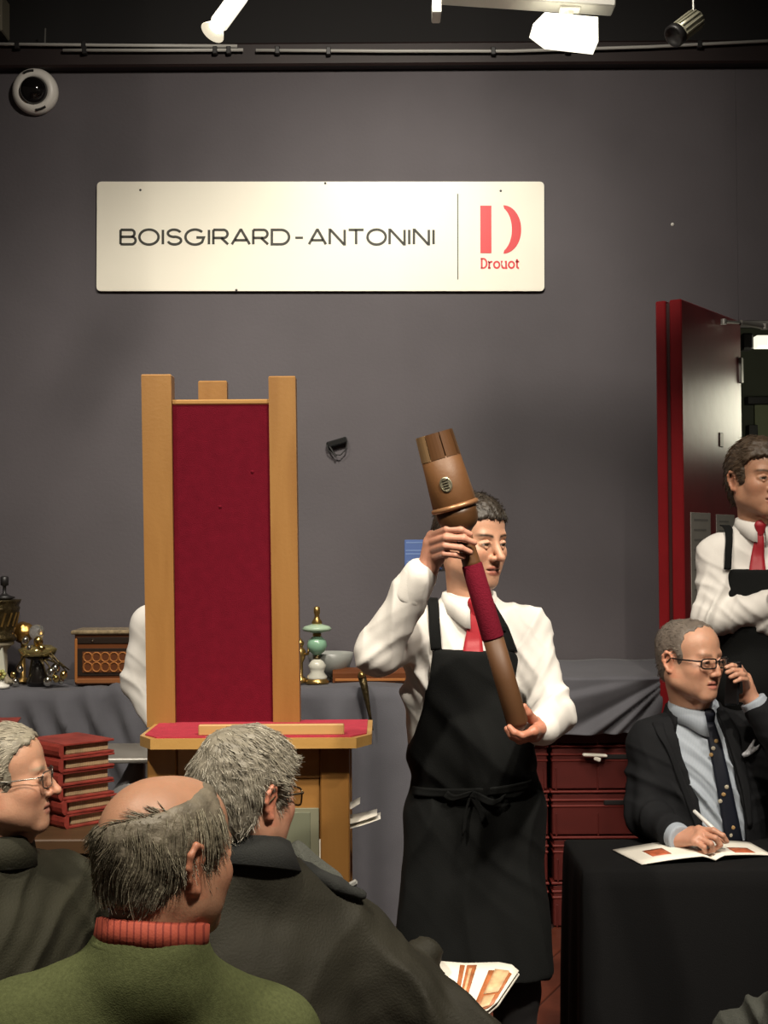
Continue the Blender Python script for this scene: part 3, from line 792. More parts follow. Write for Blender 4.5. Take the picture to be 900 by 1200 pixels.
MB().lathe([(.03,0),(.04,.006),(.015,.012),(.012,.02),(.05,.03),(.085,.055),(.098,.09),(.105,.125),(.102,.126),(.094,.09),(.08,.058),(.045,.036),(.01,.03)], 32).build('bowl', mat('frosted_glass', (.42,.43,.40), .35, trans=.35), t, True)
p_ = at(352); p_.y -= .0; t = thing('gilt_figurine', 'small gilt figurine half hidden by the easel post', 'ornament', p_)
MB().lathe([(.03,0),(.03,.02),(.012,.03),(.012,.09),(.022,.11),(.026,.14),(.012,.16)], 14).build('body', M_brass, t, True)
MB().lathe([(.001,.155),(.016,.165),(.018,.18),(.001,.2)], 12).build('head', M_brass, t, True)
MB().tube([(.0,0,.12),(.035,-.01,.13),(.04,-.01,.16)], .006, 6).build('arm', M_brass, t, True)
p_ = at(432); t = thing('wooden_moulding', 'long polished brown wooden moulding lying on the grey cloth', 'moulding', (p_.x, YT+.05, ZT))
prof = [(-.05,0),(.05,0),(.05,.018),(.035,.03),(.03,.05),(.01,.062),(-.02,.056),(-.05,.04)]
MB().prism(prof, -.16, .22, lambda a,b,c: (c,a,b)).build('length', M_mah, t)
MB().box((.03,-.052,.012), (.36,.008,.012), .002).build('beading', M_inl, t)

# ------------------------------------------------------------------ easel stand with red panel
YB = 4.61; YFt = 4.235
ez = thing('display_easel', 'tall oak display stand with red velvet back panel and shelf', 'display stand', (P(258,850,YB).x, YB, 0))
cxe = ez.location.x; zsh = P(258,846,YB).z
def EX(px, Y=YB): return P(px,650,Y).x-cxe
lean = math.radians(-.35); EM = Matrix.Rotation(lean, 3, 'Y')
def ebox(px0, px1, py0, py1, y0, y1, b=.004):
    xa_, xb_ = EX(px0, YB+y0), EX(px1, YB+y0); z1_ = P(258,py0,YB+y0).z; z0_ = P(258,py1,YB+y0).z
    return MB().box(((xa_+xb_)/2,(y0+y1)/2,(z0_+z1_)/2), (xb_-xa_, y1-y0, z1_-z0_), b)
def epost(px0t, px1t, px0b, px1b, pyt, pyb, y0, y1):
    mb = MB(); zt_ = P(258,pyt,YB+y0).z; zb_ = P(258,pyb,YB+y0).z; b = .004; vs = []
    for z_, l, r in ((zb_,px0b,px1b),(zt_-b,px0t,px1t),(zt_,px0t+1,px1t-1)):
        e = b if z_ == zt_ else 0
        vs += [(EX(l,YB),y0+e,z_),(EX(r,YB),y0+e,z_),(EX(r,YB),y1-e,z_),(EX(l,YB),y1-e,z_)]
    fs = [(3,2,1,0),(8,9,10,11)]+[(i+k*4,(i+1)%4+k*4,(i+1)%4+4+k*4,i+4+k*4) for k in range(2) for i in range(4)]
    return mb.add(vs, fs)
epost(167,202,173,206,438,852,-.02,.055).build('post', M_oak, ez)
epost(316,347.5,320,351,441,852,-.02,.055).build('post', M_oak, ez)
epost(230,264,233,266,446,980,.06,.10).build('rear_strut', M_oak, ez)
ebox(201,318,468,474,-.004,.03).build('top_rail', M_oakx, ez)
epost(201,318,205,321,472,852,.0,.028).build('back_panel', M_velvet, ez)
mb = MB()
for px_, py_ in ((296,553),(258,594)): MB().lathe([(.009,-.004),(.006,.0),(.001,.003)], 8, axis_m((0,-1,0)), (EX(px_),-.001,P(px_,py_,YB).z)).build('tack', M_velvet, ez, True)
# shelf: chamfered corner board with oak edge and red top
zs = zsh; yF = YFt-YB
def shelf(inset, z0, z1, name, m):
    l, r = EX(158,YFt)+inset, EX(434,YFt)-inset; c = .085
    pl_ = [(l,.06-inset),(l,yF+c),(l+c*.55,yF+inset+.0),(r-c*.55,yF+inset),(r,yF+c),(r,.06-inset)]
    MB().prism(pl_, z0, z1, lambda a,b,c_: (a,b,c_)).build(name, m, ez)
shelf(0, zs-.036, zs-.004, 'shelf_edge', mat('worn_oak_edge_painted_light', (.52,.31,.10), .32, wood=((.22,1.5,1.5),(.40,.215,.06)), bump=(60,.1))); shelf(.016, zs-.004, zs, 'shelf_top', mat('red_felt', (.36,.018,.04), .9, noise=(30,.15), bump=(300,.3)))  # edge is worn pale oak, its colour also lightened for light from above
xa_, xb_ = EX(231,YFt+.03), EX(402,YFt+.03)
MB().box(((xa_+xb_)/2,yF+.055,zs+.016), (xb_-xa_,.022,.034), .003).build('ledge', mat('pale_oak', (.50,.31,.12), .4, wood=((.22,1.5,1.5),(.42,.24,.085))), ez)
# body of the stand
Yb = YFt+.10; yb = Yb-YB
def body(px0, px1, z0, z1, y0, y1, name, m, b=.004):
    xa_, xb_ = EX(px0,Yb), EX(px1,Yb); MB().box(((xa_+xb_)/2,(y0+y1)/2,(z0+z1)/2),(xb_-xa_,y1-y0,z1-z0),b).build(name, m, ez)
zu = zs-.046
body(374,408,.0,zu,yb,yb+.09,'front_leg',M_oak); body(172,206,.0,zu,yb,yb+.09,'front_leg',M_oak)
body(374,408,.0,zu,.0,.07,'rear_leg',M_oak); body(172,206,.0,zu,.0,.07,'rear_leg',M_oak)
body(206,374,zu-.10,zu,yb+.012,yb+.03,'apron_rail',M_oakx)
body(206,374,.12,zu-.10,yb+.02,yb+.045,'front_panel',M_oak)
M_plate = mat('grey_green_plate', (.19,.19,.13), .45)
zp1 = P(350,948,Yb).z; zp0 = zp1-.22
body(318,372,zp0,zp1,yb+.012,yb+.02,'plate_frame',M_plate,.002); body(322,362,zp0+.01,zp1-.012,yb+.008,yb+.013,'plate',mat('grey_green_plate_inner', (.15,.16,.11), .4),.002)
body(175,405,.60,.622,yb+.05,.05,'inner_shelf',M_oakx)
body(175,405,.06,.10,yb+.02,.05,'bottom_rail',M_oak)
# open booklet poking out of the stand's inner shelf
Ybk = 4.45; zk = .623
t = thing('open_catalogue', 'fanned white catalogue pages poking out of the display stand', 'catalogue', (P(385,975,Ybk).x, Ybk, zk))
xk = P(408,960,Ybk).x-t.location.x
zz0 = P(408,976,Ybk).z-zk
MB().box((-.03,.0,zz0/2), (.16,.2,zz0), .004).build('book_block', M_paper, t)
for k, (pxe, pye, pys) in enumerate(((446,957,968),(442,953,962),(422,939,955),(430,958,975))):
    e = P(pxe,pye,Ybk)-t.location; st = P(404,pys,Ybk)-t.location; rows = []
    for i in range(7):
        v_ = i/6; c = Vector((xk-.1,0,st.z)).lerp(e, v_); c.z += -.012*math.sin(v_*3.14); hw_ = .09*(1-.55*v_)
        rows.append([(c.x,-hw_*.9,c.z),(c.x,0,c.z+.003),(c.x,hw_,c.z+.006)])
    loft(rows, 'page', M_paper, t, .0012, world=False)

# ------------------------------------------------------------------ stacks of red books
def book(t_loc, rot, L_, D_, H_b, label, grp=None):
    t = thing('bound_book', label, 'book', t_loc, (0,0,rot), grp)
    MB().box((0,0,.003), (L_,D_,.006), .001).build('cover', M_bookred, t)
    MB().box((0,0,H_b-.003), (L_,D_,.006), .001).build('cover', M_bookred, t)
    MB().box((.006,.008,H_b/2), (L_-.03,D_-.016,H_b-.011), .002).build('page_block', M_page, t)
    pr = [(-.004,0),(.004,0),(.004,H_b),(-.004,H_b),(-.010,H_b*.8),(-.012,H_b*.5),(-.010,H_b*.2)]
    MB().prism(pr, -D_/2, D_/2, lambda a,b,c: (a-L_/2,c,b)).build('spine', M_bookred, t)
    return t
YK = 3.72; ztop = P(80,872,YK).z
# table below
zbk = P(80,972,YK+.0).z
bt = thing('book_table', 'low dark wooden table carrying the stacks of red books', 'table', (P(60,980,3.85).x, 3.9, 0))
MB().box((0,0,zbk-.02), (.95,.62,.04), .004).build('table_top', M_dwood, bt)
MB().box((0,-.29,zbk-.09), (.9,.02,.10), .003).build('apron', M_dwood, bt)
for sx in (-.43,.43):
    for sy in (-.27,.27): MB().box((sx,sy,(zbk-.04)/2), (.05,.05,zbk-.04), .004).build('leg', M_dwood, bt)
nb = 6; hb = (ztop-zbk)/nb; names = ['lowest','second from below','third from below','fourth from below','fifth from below','topmost']
cen = P(76,866,YK)+Vector((-.009,.125,0))
for k in range(nb):
    j = rnd.uniform(-.006,.006)
    book((cen.x+j-.0, cen.y+rnd.uniform(-.006,.006), zbk+k*hb+.0005), math.radians(45)+rnd.uniform(-.03,.03), .165, .19, hb-.001, 'red leather book, %s in the tall stack nearest the easel' % names[k])
cen = P(38,885,YK+.02); hb2 = (P(50,884,YK).z-zbk)/5
for k in range(5):
    book((cen.x-.045+rnd.uniform(-.005,.005), cen.y-.05, zbk+k*hb2+.0005), math.radians(18)+rnd.uniform(-.03,.03), .145, .11, hb2-.001, 'small red book, %s in the low stack beside the tall one' % names[k])
cen = P(-20,850,YK+.25); hb3 = (P(0,850,YK+.15).z-zbk)/5
for k in range(5):
    book((cen.x, cen.y, zbk+k*hb3+.0005), math.radians(10)+rnd.uniform(-.03,.03), .20, .15, hb3-.001, 'red book, %s in the stack nearest the porcelain pedestal' % names[k])
# grey trolley edge and crumpled bag between books and stand
yt_ = 4.45; zt_ = P(150,893,yt_).z
t = thing('steel_trolley', 'small steel trolley between the red books and the oak stand', 'trolley', (P(128,900,yt_).x, yt_+.25, 0))
MB().box((0,0,zt_-.008), (.24,.36,.016), .004).build('top_tray', M_grey, t)
MB().box((0,0,zt_-.36), (.24,.36,.016), .004).build('lower_tray', M_grey, t)
for sx in (-.115,.115):
    for sy in (-.165,.165): MB().tube([(sx,sy,0.0),(sx,sy,zt_-.012)], .011, 8).build('leg', M_grey, t)
t = thing('grey_bag', 'crumpled grey plastic bag on the lower tray of the trolley', 'bag', (P(140,900,yt_).x, yt_+.2, zt_-.35))
S_ = Shape().ell((0,0,.14), (.085,.10,.13), k=.05).cone((0,0,.2),(.02,0,.3),.05,.025,.04); v, f = S_.mesh(.012)
v = v+normals(v,f)*(.012*np.sign(wav(v,45,2))*np.abs(wav(v,45,2))**.6)[:,None]; v[:,2] = np.clip(v[:,2], .001, .325)
mesh_obj('bag', v, f, mat('grey_plastic', (.22,.22,.23), .35), t, True)

# ------------------------------------------------------------------ writing desk with black cloth
xt0 = P(684,1018,3.8).x; xt1 = 1.62; yt0, yt1 = 3.80, 4.20; zt = .75
t = thing('writing_desk', 'small folding desk under the black cloth', 'desk', ((xt0+xt1)/2+.01,(yt0+yt1)/2,0))
MB().box((0,0,zt-.02), (xt1-xt0-.03,yt1-yt0-.03,.025), .004).build('desk_top', M_dwood, t)
for sx in (-1,1):
    for sy in (-1,1): MB().tube([(sx*(xt1-xt0-.12)/2,sy*.14,0),(sx*(xt1-xt0-.12)/2,sy*.14,zt-.03)], .014, 8).build('leg', M_grey, t)
# cloth as rounded sheet: rings round the top
def ring(ins, z, out=0, wob=0):
    pts = []; x0_, x1_, y0_, y1_ = xt0+ins, xt1-ins, yt0+ins, yt1-ins; per = []
    n1, n2 = 40, 24
    for i in range(n1): per.append((x0_+(x1_-x0_)*i/n1, y0_, 0,-1))
    for i in range(n2): per.append((x1_, y0_+(y1_-y0_)*i/n2, 1,0))
    for i in range(n1): per.append((x1_-(x1_-x0_)*i/n1, y1_, 0,1))
    for i in range(n2): per.append((x0_, y1_-(y1_-y0_)*i/n2, -1,0))
    for i,(x,y,a,b) in enumerate(per):
        s = out+wob*(math.sin(i*.55)+.6*math.sin(i*1.17+1)); 
        if b == 1: s = min(s,.004)
        pts.append((x+a*s, y+b*s, z))
    return pts
rows = [ring(.19,zt+.001),ring(.1,zt+.001),ring(.03,zt+.001),ring(.006,zt-.001),ring(.0,zt-.008),ring(0,zt-.05,.004,.001),ring(0,zt-.2,.008,.004),ring(0,zt-.4,.012,.007),ring(0,zt-.6,.014,.009),ring(0,.03,.016,.010)]
dc = loft(rows, 'desk_cloth', M_blackcloth, None, .003, closed=True)
top = MB().add([(xt0+.185,yt0+.185,zt+.001),(xt1-.185,yt0+.185,zt+.001),(xt1-.185,yt1-.185,zt+.001),(xt0+.185,yt1-.185,zt+.001)], [(0,1,2,3)])
tag(dc, 'black cloth hanging to the floor over the writing desk', 'cloth')
top.build('cloth_top', M_blackcloth, dc)
# open catalogue on the desk
zk = zt+.004
ct = thing('open_catalogue', 'open white catalogue with red pictures on the black desk', 'catalogue', (P(815,1000,3.92).x, 3.92, zk))
def flr(px, py): # point on desk plane
    d = (P(px,py,1.0)-Vector((0,0,CAMZ))); s = (zk-CAMZ)/d.z; return Vector((0,0,CAMZ))+d*s
cA, cB, cC, cD = flr(718,997), flr(752,1014), flr(838,1010), flr(806,991)
cE, cF = flr(905,1003), flr(878,988)
def page(a, b, c, d, name, m, lift0, lift1, dz=0):
    rows = []
    for i in range(13):
        s = i/12; h = lift0*math.sin(min(1,s*1.0)*math.pi*.5)*(1 if s < .86 else 1-(s-.86)/.14*.85)
        r = []
        for j in range(5):
            q = a.lerp(d, s).lerp(b.lerp(c, s), j/4); r.append((q.x,q.y,zk+.002+h+dz))
        rows.append(r)
    return loft(rows, name, m, ct, .003)
page(cA,cB,cC,cD,'left_page',M_paper,.016,0); 
page(cF,cE,cC,cD,'right_page',M_paper,.014,0)
def pic(a, b, s0, s1, t0, t1, corners, h):
    A,B,C,D = corners
    def q(s,t): return A.lerp(D,s).lerp(B.lerp(C,s),t)
    rows = []
    for i in range(7):
        s = s0+(s1-s0)*i/6; zz = zk+.002+h*math.sin(s*math.pi*.5)*(1 if s < .86 else 1-(s-.86)/.14*.85)+.0018
        rows.append([(q(s,t0+(t1-t0)*j/3).x, q(s,t0+(t1-t0)*j/3).y, zz) for j in range(4)])
    loft(rows, 'picture', M_print, ct, .0004)
pic(0,0,.26,.52,.35,.72,(cA,cB,cC,cD),.016); pic(0,0,.25,.6,.55,.9,(cF,cE,cC,cD),.014)
# ------------------------------------------------------------------ people: shared builders
M_skin = mat('skin', (.5,.27,.18), .48, attr='Col', sss=.12, bump=(220,.08), noise=(40,.06))
M_hair = mat('hair', (.1,.08,.06), .5, attr='Col', bump=(160,.25))
M_shirt = mat('white_cotton', (.68,.655,.62), .75, bump=(350,.06))
M_apron = mat('black_apron_cotton', (.0055,.006,.006), .9, spec=.15, bump=(320,.15))
M_trouser = mat('black_trousers', (.009,.009,.010), .85)
M_shoe = mat('black_leather', (.01,.01,.01), .35)
M_tie = mat('red_tie_silk', (.33,.012,.022), .5, bump=(400,.08))
M_gfr = mat('dark_glasses_frame', (.012,.010,.010), .3)
M_gwire = mat('bronze_wire', (.12,.09,.05), .3, .9)
M_lens = mat('spectacle_glass', (1,1,1), .02, trans=1, alpha=.25)

def npv(p): return np.array(tuple(p), float)
def unit(v): v = npv(v); return v/np.linalg.norm(v)
def frame(fwd, up=(0,0,1)):
    y = unit(fwd); x = unit(np.cross(y, npv(up))); z = np.cross(x, y); return np.stack([x,y,z], 1)   # columns: right, forward, up
def merge(parts):
    vs, fs, cs, n = [], [], [], 0
    for v, f, c in parts: vs.append(v); fs.append(f+n); cs.append(c); n += len(v)
    return np.concatenate(vs), np.concatenate(fs), np.concatenate(cs)

def head_shape(neck_l, face=1.0, jaw=1.0, nose=1.0, ear=1.0, neck_r=.056, mouth=0.0, cheek=1.0):
    S = Shape()
    S.ell((0,-.022,.042), (.077,.100,.083), k=.01)
    S.ell((0,.030,.050), (.066,.060,.064), k=.03)
    S.ell((0,.040,-.025), (.058*face,.052,.075), k=.03)
    for s in (-1,1):
        S.ell((s*.041*cheek,.052,-.022), (.026,.034,.026), k=.025)
        S.cone((s*.050*jaw,.002,-.058), (s*.016*jaw,.066,-.099), .019, .017, .03)
        S.cone((s*.056,-.005,-.02), (s*.052*jaw,.0,-.06), .018, .018, .03)
    for s in (-1,1): S.ell((s*.036*cheek,.034,-.060), (.024,.036,.034), k=.03)
    S.ell((0,.072,-.098), (.024,.020,.019), k=.02)
    S.ell((0,.070,-.066), (.032,.022,.026), k=.02)
    S.cone((-.036,.079,.026), (.036,.079,.026), .0105, .0105, .016)
    for s in (-1,1): S.ell((s*.0315,.101,.004), (.0175,.016,.0125), k=.014, mode='s')
    for s in (-1,1): S.ell((s*.0315,.0775,.0045), (.0165,.0128,.0108), k=.003)
    for s in (-1,1):                                   # lids
        S.cone((s*.017,.087,.005), (s*.030,.0925,.0100), .0034, .0046, .005); S.cone((s*.030,.0925,.0100), (s*.046,.081,.005), .0046, .0034, .005)
        S.cone((s*.018,.086,.002), (s*.031,.090,-.0055), .0028, .003, .004); S.cone((s*.031,.090,-.0055), (s*.045,.081,.002), .003, .0028, .004)
    S.cone((0,.088,.020), (0,.104,-.012), .0075, .0085, .012); S.cone((0,.104,-.012), (0,.112*(.5+.5*nose),-.030), .0085, .0112, .008)
    for s in (-1,1):
        S.ell((s*.0125,.098,-.034), (.0085,.011,.0085), k=.007)
        S.ell((s*.0065,.1035,-.0425), (.004,.0055,.003), k=.003, mode='s')
    for s in (-1,1):
        S.cone((0,.0925,-.0605), (s*.012,.090,-.0595), .0055, .0052, .005); S.cone((s*.012,.090,-.0595), (s*.0245,.080,-.0640), .0052, .003, .005)
        S.cone((0,.0905,-.0725-mouth), (s*.012,.088,-.0725-mouth), .0062, .006, .005); S.cone((s*.012,.088,-.0725-mouth), (s*.0235,.079,-.0665-mouth*.5), .006, .003, .005)
        S.cone((0,.0995,-.0660-mouth*.5), (s*.022,.0875,-.0655-mouth*.5), .0032+mouth*.4, .0022, .003, 's')
    for s in (-1,1):                                   # ears
        e = .031*ear; c0 = np.array([s*.0745,-.016,-.002])
        S.ell(c0+np.array([s*.003,-.002,.0]), (.0075,.015,e*.92), k=.008)
        rim = [(.004,.012,-.16),(.006,.013,.35),(.010,.006,.86),(.0135,-.006,.98),(.0145,-.0165,.62),(.013,-.018,.1),(.010,-.012,-.42),(.007,-.003,-.85),(.005,.006,-.92),(.003,.009,-.62)]
        S.chain([c0+np.array([s*a, b, z*e]) for a,b,z in rim], [.003,.0042,.0048,.005,.005,.0046,.0044,.0058,.0055,.004], .004)
        S.ell(c0+np.array([s*.012,.0,-.004]), (.006,.008,.012), k=.005, mode='s')
        S.ell(c0+np.array([s*.012,-.004,.014]), (.005,.006,.010), k=.005, mode='s')
    n = npv(neck_l)
    S.cone((0,-.028,-.045), n, neck_r, neck_r*1.06, .03)
    S.cone(n, n+np.array([0,-.002,-.055]), neck_r*1.02, neck_r*1.0, .02)
    for s in (-1,1): S.cone((s*.045,-.03,-.05), n*.9+np.array([s*.012,.035,0]), .015, .014, .03)
    S.ell((0,.045,-.13), (.012,.014,.016), k=.02)
    return S

SKINS = {}
def head_colors(q, skin, lip, brow, iris=(.05,.035,.02), flush=.5, browk=1.0, stubble=.0):
    c = np.tile(npv(skin), (len(q),1)); x, y, z = np.abs(q[:,0]), q[:,1], q[:,2]
    def mix(w, col):
        w = np.clip(w,0,1)[:,None]; c[:] = c*(1-w)+w*npv(col)
    red = npv(skin)*np.array([1.05,.74,.70])
    mix(flush*np.exp(-(((x-.045)/.022)**2+((y-.065)/.03)**2+((z+.028)/.022)**2)), red)
    mix(flush*np.exp(-((x/.018)**2+((y-.108)/.018)**2+((z+.032)/.018)**2)), red)
    mix(flush*.9*np.clip((x-.073)/.008,0,1)*(np.abs(z)<.05), red)
    mix(stubble*np.clip((-.04-z)/.02,0,1)*np.clip((y-.0)/.04,0,1)*(z>-.13), npv(skin)*.55)
    lipz = np.where(z > -.066, (z+.0605)/.0075, (z+.0725)/.0085)
    mix((1-np.clip((lipz**2+(x/.0245)**2-.6)/.6,0,1))*(y>.072), lip)
    mix(1.2*np.exp(-((z+.0660)/.0022)**2)*np.clip((.024-x)/.006,0,1)*(y>.07), npv(lip)*.35)
    # eyes
    ex, ez = (x-.0315)/.0130, (z-.0030)/.0042; e2 = ex**2+ez**2
    eye = (e2 < 1)*(y > .07)
    mix(eye*1.0, (.34,.29,.25)); mix(((((x-.0315)/.0068)**2+((z-.0035)/.0066)**2) < 1)*eye*1.0, iris)  # eye whites coloured darker to imitate shadow under the brows
    mix((np.abs(e2-1.15) < .28)*(y > .07)*(z > .004)*.75, npv(skin)*.18)
    bz = .0285-((x-.034)/.03)**2*.006+(x-.034)*.05
    mix(browk*np.clip(1.3-np.abs(z-bz)/.0045,0,1)*np.clip((x-.010)/.004,0,1)*np.clip((.056-x)/.008,0,1)*(y>.045), brow)
    return c

def hair_mesh(poly, thick, bald=None, top=0.0, res=.004, extra=None, lump=.003, seed=1, fringe=None):
    S = Shape()
    S.ell((0,-.022,.042), (.077+thick,.100+thick,.083+thick+top), k=.01)
    S.ell((0,.030,.050), (.066+thick,.060+thick,.064+thick+top), k=.03)
    S.ell((0,-.050,-.02), (.062+thick,.058+thick,.075), k=.03)
    for s in (-1,1): S.cone((s*.062,.018,.03), (s*.0625,.014,-.012), .0125+thick*.3, .007+thick*.3, .01)
    if extra: extra(S)
    S.cut(lambda X,Y,Z: polysdf(poly, np.broadcast_to(Y, np.broadcast_shapes(Y.shape,Z.shape)), Z)+.0035*np.sin(X*230+1)+.002*np.sin(X*520), .006)
    for s in (-1,1):
        S.ell((s*.085,-.008,-.004), (.016,.021,.034), k=.006, mode='s')
    if bald: S.ell(bald[0], bald[1], k=.03, mode='s')
    v, f = S.mesh(res)
    N = normals(v, f); v = v+N*(lump*wav(v*np.array([1,1,.5]), 120, seed)+lump*.7*wav(v, 260, seed+3))[:,None]
    return v, f, S

def strands(v, f, n, L, flow, rad, seed, col, var=.25, lift=.12, seg=5, keep=None, curl=.25):
    r = np.random.RandomState(seed); N = normals(v, f)
    a = np.linalg.norm(np.cross(v[f[:,1]]-v[f[:,0]], v[f[:,2]]-v[f[:,0]]), axis=1)
    ctr = v[f].mean(1); nn = N[f[:,0]]
    wt = a.copy()
    if keep is not None: wt = wt*keep(ctr)
    idx = r.choice(len(f), n, p=wt/wt.sum())
    p = ctr[idx]+r.randn(n,3)*.0015; nrm = nn[idx]; ln = L*(.55+.7*r.rand(n))
    rows = [p-nrm*.001]; d0 = r.randn(n,3)*curl*.3+1.6*curl*np.stack([wav(p,48,seed+q,4) for q in (40,50,60)],1)
    for i in range(seg):
        d = flow(p)+d0; d = d-nrm*(d*nrm).sum(1)[:,None]*.8; d = d/(np.linalg.norm(d,axis=1)[:,None]+1e-9)
        d = d+nrm*lift*(1-i/seg*1.3); p = p+d*(ln/seg)[:,None]
        # keep outside the skull
        q = (p-np.array([0,-.022,.042]))/np.array([.079,.102,.085]); k = np.linalg.norm(q,axis=1); m = k < 1
        p[m] = p[m]+(q[m]/k[m][:,None]-q[m])*np.array([.079,.102,.085])
        rows.append(p.copy())
    R = np.stack(rows, 1)                                    # n, seg+1, 3
    T = np.gradient(R, axis=1); T /= np.linalg.norm(T,axis=2)[:,:,None]+1e-9
    A = np.cross(T, nrm[:,None,:]); A /= np.linalg.norm(A,axis=2)[:,:,None]+1e-9; B = np.cross(T, A)
    rr = rad*(1-np.linspace(0,.85,seg+1)**2)[None,:,None]*(.7+.6*r.rand(n))[:,None,None]
    ring = np.stack([R+rr*(A*math.cos(t)+B*math.sin(t)) for t in (0,2.094,4.189)], 2)   # n,seg+1,3,3
    V = ring.reshape(-1,3); base = (np.arange(n)*(seg+1)*3)[:,None]; fs = []
    for i in range(seg):
        for j in range(3):
            k = (j+1)%3; fs.append(np.concatenate([base+i*3+j, base+i*3+k, base+(i+1)*3+k, base+(i+1)*3+j], 1))
    cc = np.clip(npv(col)[None,:]*(1+.45*var*r.randn(n)+1.5*var*wav(ctr[idx]*np.array([1,1,.45]),130,seed+3))[:,None], .012, 1)
    C = np.repeat(cc, (seg+1)*3, axis=0)
    return V, np.concatenate(fs), C

def place(v, R, o, s): return (v*s)@R.T+o
def make_hair(parent, hv, hf, R, o, s, col, stra=None, mottled=.25, seed=1, name='hair'):
    c = np.tile(npv(col), (len(hv),1))*(1+mottled*wav(hv*np.array([1,1,.4]), 150, seed))[:,None]
    parts = [(hv, hf, np.clip(c,.003,1))]
    if stra: parts += [stra] if not isinstance(stra, list) else stra
    v, f, c = merge(parts)
    return mesh_obj(name, place(v,R,o,s), f, M_hair, parent, True, True, colors=c)

# ---- hands: every finger is a chain of points
def hand(fore, wr, fingers, thumb, s=1.0):
    S = Shape(); wr = npv(wr); fore = npv(fore)
    S.cone(fore, wr, .030*s, .026*s, .02)
    F_ = [[npv(p) for p in fg] for fg in fingers]; across = unit(F_[3][0]-F_[0][0])
    for i, fg in enumerate(F_):
        st = wr+across*(i-1.5)*.010*s
        S.cone(st, fg[0], .0165*s, .0115*s, .012)
    for i in range(3): S.cone(F_[i][0], F_[i+1][0], .0105*s, .0105*s, .01)
    rad = [(.0098,.0088,.0080,.0068),(.0102,.0092,.0082,.0070),(.0098,.0088,.0078,.0067),(.0088,.0078,.0070,.0060)]
    for fg, r in zip(F_, rad): S.chain(fg, [x*s for x in r], .0035)
    T = [npv(p) for p in thumb]
    S.cone(wr, T[0], .018*s, .016*s, .014); S.cone(T[0], (F_[0][0]+wr)/2, .014*s, .012*s, .014)
    S.chain(T, [.0145*s,.0115*s,.0100*s,.0080*s][:len(T)], .005)
    return S
def auto_hand(wr, yd, dors, side, curl=.5, s=1.0):
    """relaxed hand: yd finger direction, dors back of the hand, side +1/-1 thumb side"""
    y = unit(yd); z = unit(npv(dors)-y*np.dot(npv(dors),y)); x = np.cross(y,z)*side; wr = npv(wr); fg = []
    for i, (xo, yo, ln) in enumerate(((.027,.088,(.042,.025,.020)),(.009,.092,(.046,.029,.021)),(-.010,.088,(.042,.027,.020)),(-.027,.080,(.033,.020,.018)))):
        p = wr+(x*xo+y*yo)*s; pts = [p]; a = 0
        for l, k in zip(ln, (.6,1.0,.7)):
            a += curl*k; p = p+(y*math.cos(a)-z*math.sin(a)+x*(.06-.04*i))*l*s; pts.append(p)
        fg.append(pts)
    t0 = wr+(x*.026+y*.030-z*.008)*s; t1 = t0+(x*.6+y*.75-z*.25)*.036*s; t2 = t1+(x*.25+y*.95-z*.3)*.030*s; t3 = t2+(y-z*.4)*.024*s
    return hand(wr-y*.08*s, wr, fg, [t0,t1,t2,t3], s)

# ---- trunk and garments
def axes(J):
    ux = unit(npv(J['shb'])-npv(J['sha'])); up = npv(J['neck'])-npv(J['pel']); up = unit(up-ux*np.dot(up,ux)); fw = np.cross(ux,up)*J.get('fs',1)
    return ux, up, fw
def torso(S, J, g=0.0, belly=.0, depth=.105, wide=0.0, stand=0):
    ux, up, fw = axes(J); R = np.stack([ux,fw,up],1); a, b, n, p = (npv(J[k]) for k in ('sha','shb','neck','pel'))
    ms = (a+b)/2; hw = np.linalg.norm(b-a)/2
    S.ell(ms-up*.10-fw*.005, (hw+.015+g+wide, depth+g, .165), R, k=.04)
    S.ell(ms-up*.22+fw*.01, (hw+.005+g+wide, depth+g+belly*.5, .17), R, k=.06)
    mid = ms*.35+p*.65
    S.ell(mid+fw*(.012+belly*.35), (hw-.005+g+wide+belly*.3, depth+.002+g+belly*.6, .17), R, k=.06)
    S.ell(p, (.160+g+wide, .115+g, .13), R, k=.05)
    if stand: S.cone(n-up*.035-fw*.004, n+up*.010-fw*.002, stand+.006, stand-.002, .02)
    for q in (a,b):
        S.cone(n*.8+q*.2-up*.015, q, .046+g*.6, .056+g, .045)
        S.cone(n-fw*.02-up*.01, ms*.5+q*.5-up*.03, .050+g*.4, .062+g, .05)
def arm(S, J, k, r=(.060,.049,.047,.036), kk=.02, g=0):
    s, e, w_ = npv(J['sh'+k]), npv(J['el'+k]), npv(J['wr'+k])
    S.cone(s, e, r[0]+g, r[1]+g, .04); S.cone(e, w_, r[2]+g, r[3]+g, kk)
def legs(S, J, g=0.0):
    for k in 'ab':
        h, kn, an = (npv(J[q+k]) for q in ('hip','kn','an'))
        S.cone(h, kn, .092+g, .062+g, .05); S.cone(kn, an, .060+g, .048+g, .03)
def shoes(par, J, fwd):
    for k in 'ab':
        a = npv(J['an'+k]); fwd_ = unit(npv(fwd)*np.array([1,1,0])); S = Shape(); z = .040
        h = np.array([a[0],a[1],z]); S.cone(h-fwd_*.05, h+fwd_*.15, .042, .036, .02); S.cone(h, (a[0],a[1],.11), .045, .042, .02)
        S.cut(lambda X,Y,Z: -(Z-.004)+0*X+0*Y, .004); v, f = S.mesh(.009); mesh_obj('shoe', v, f, M_shoe, par, True, True)
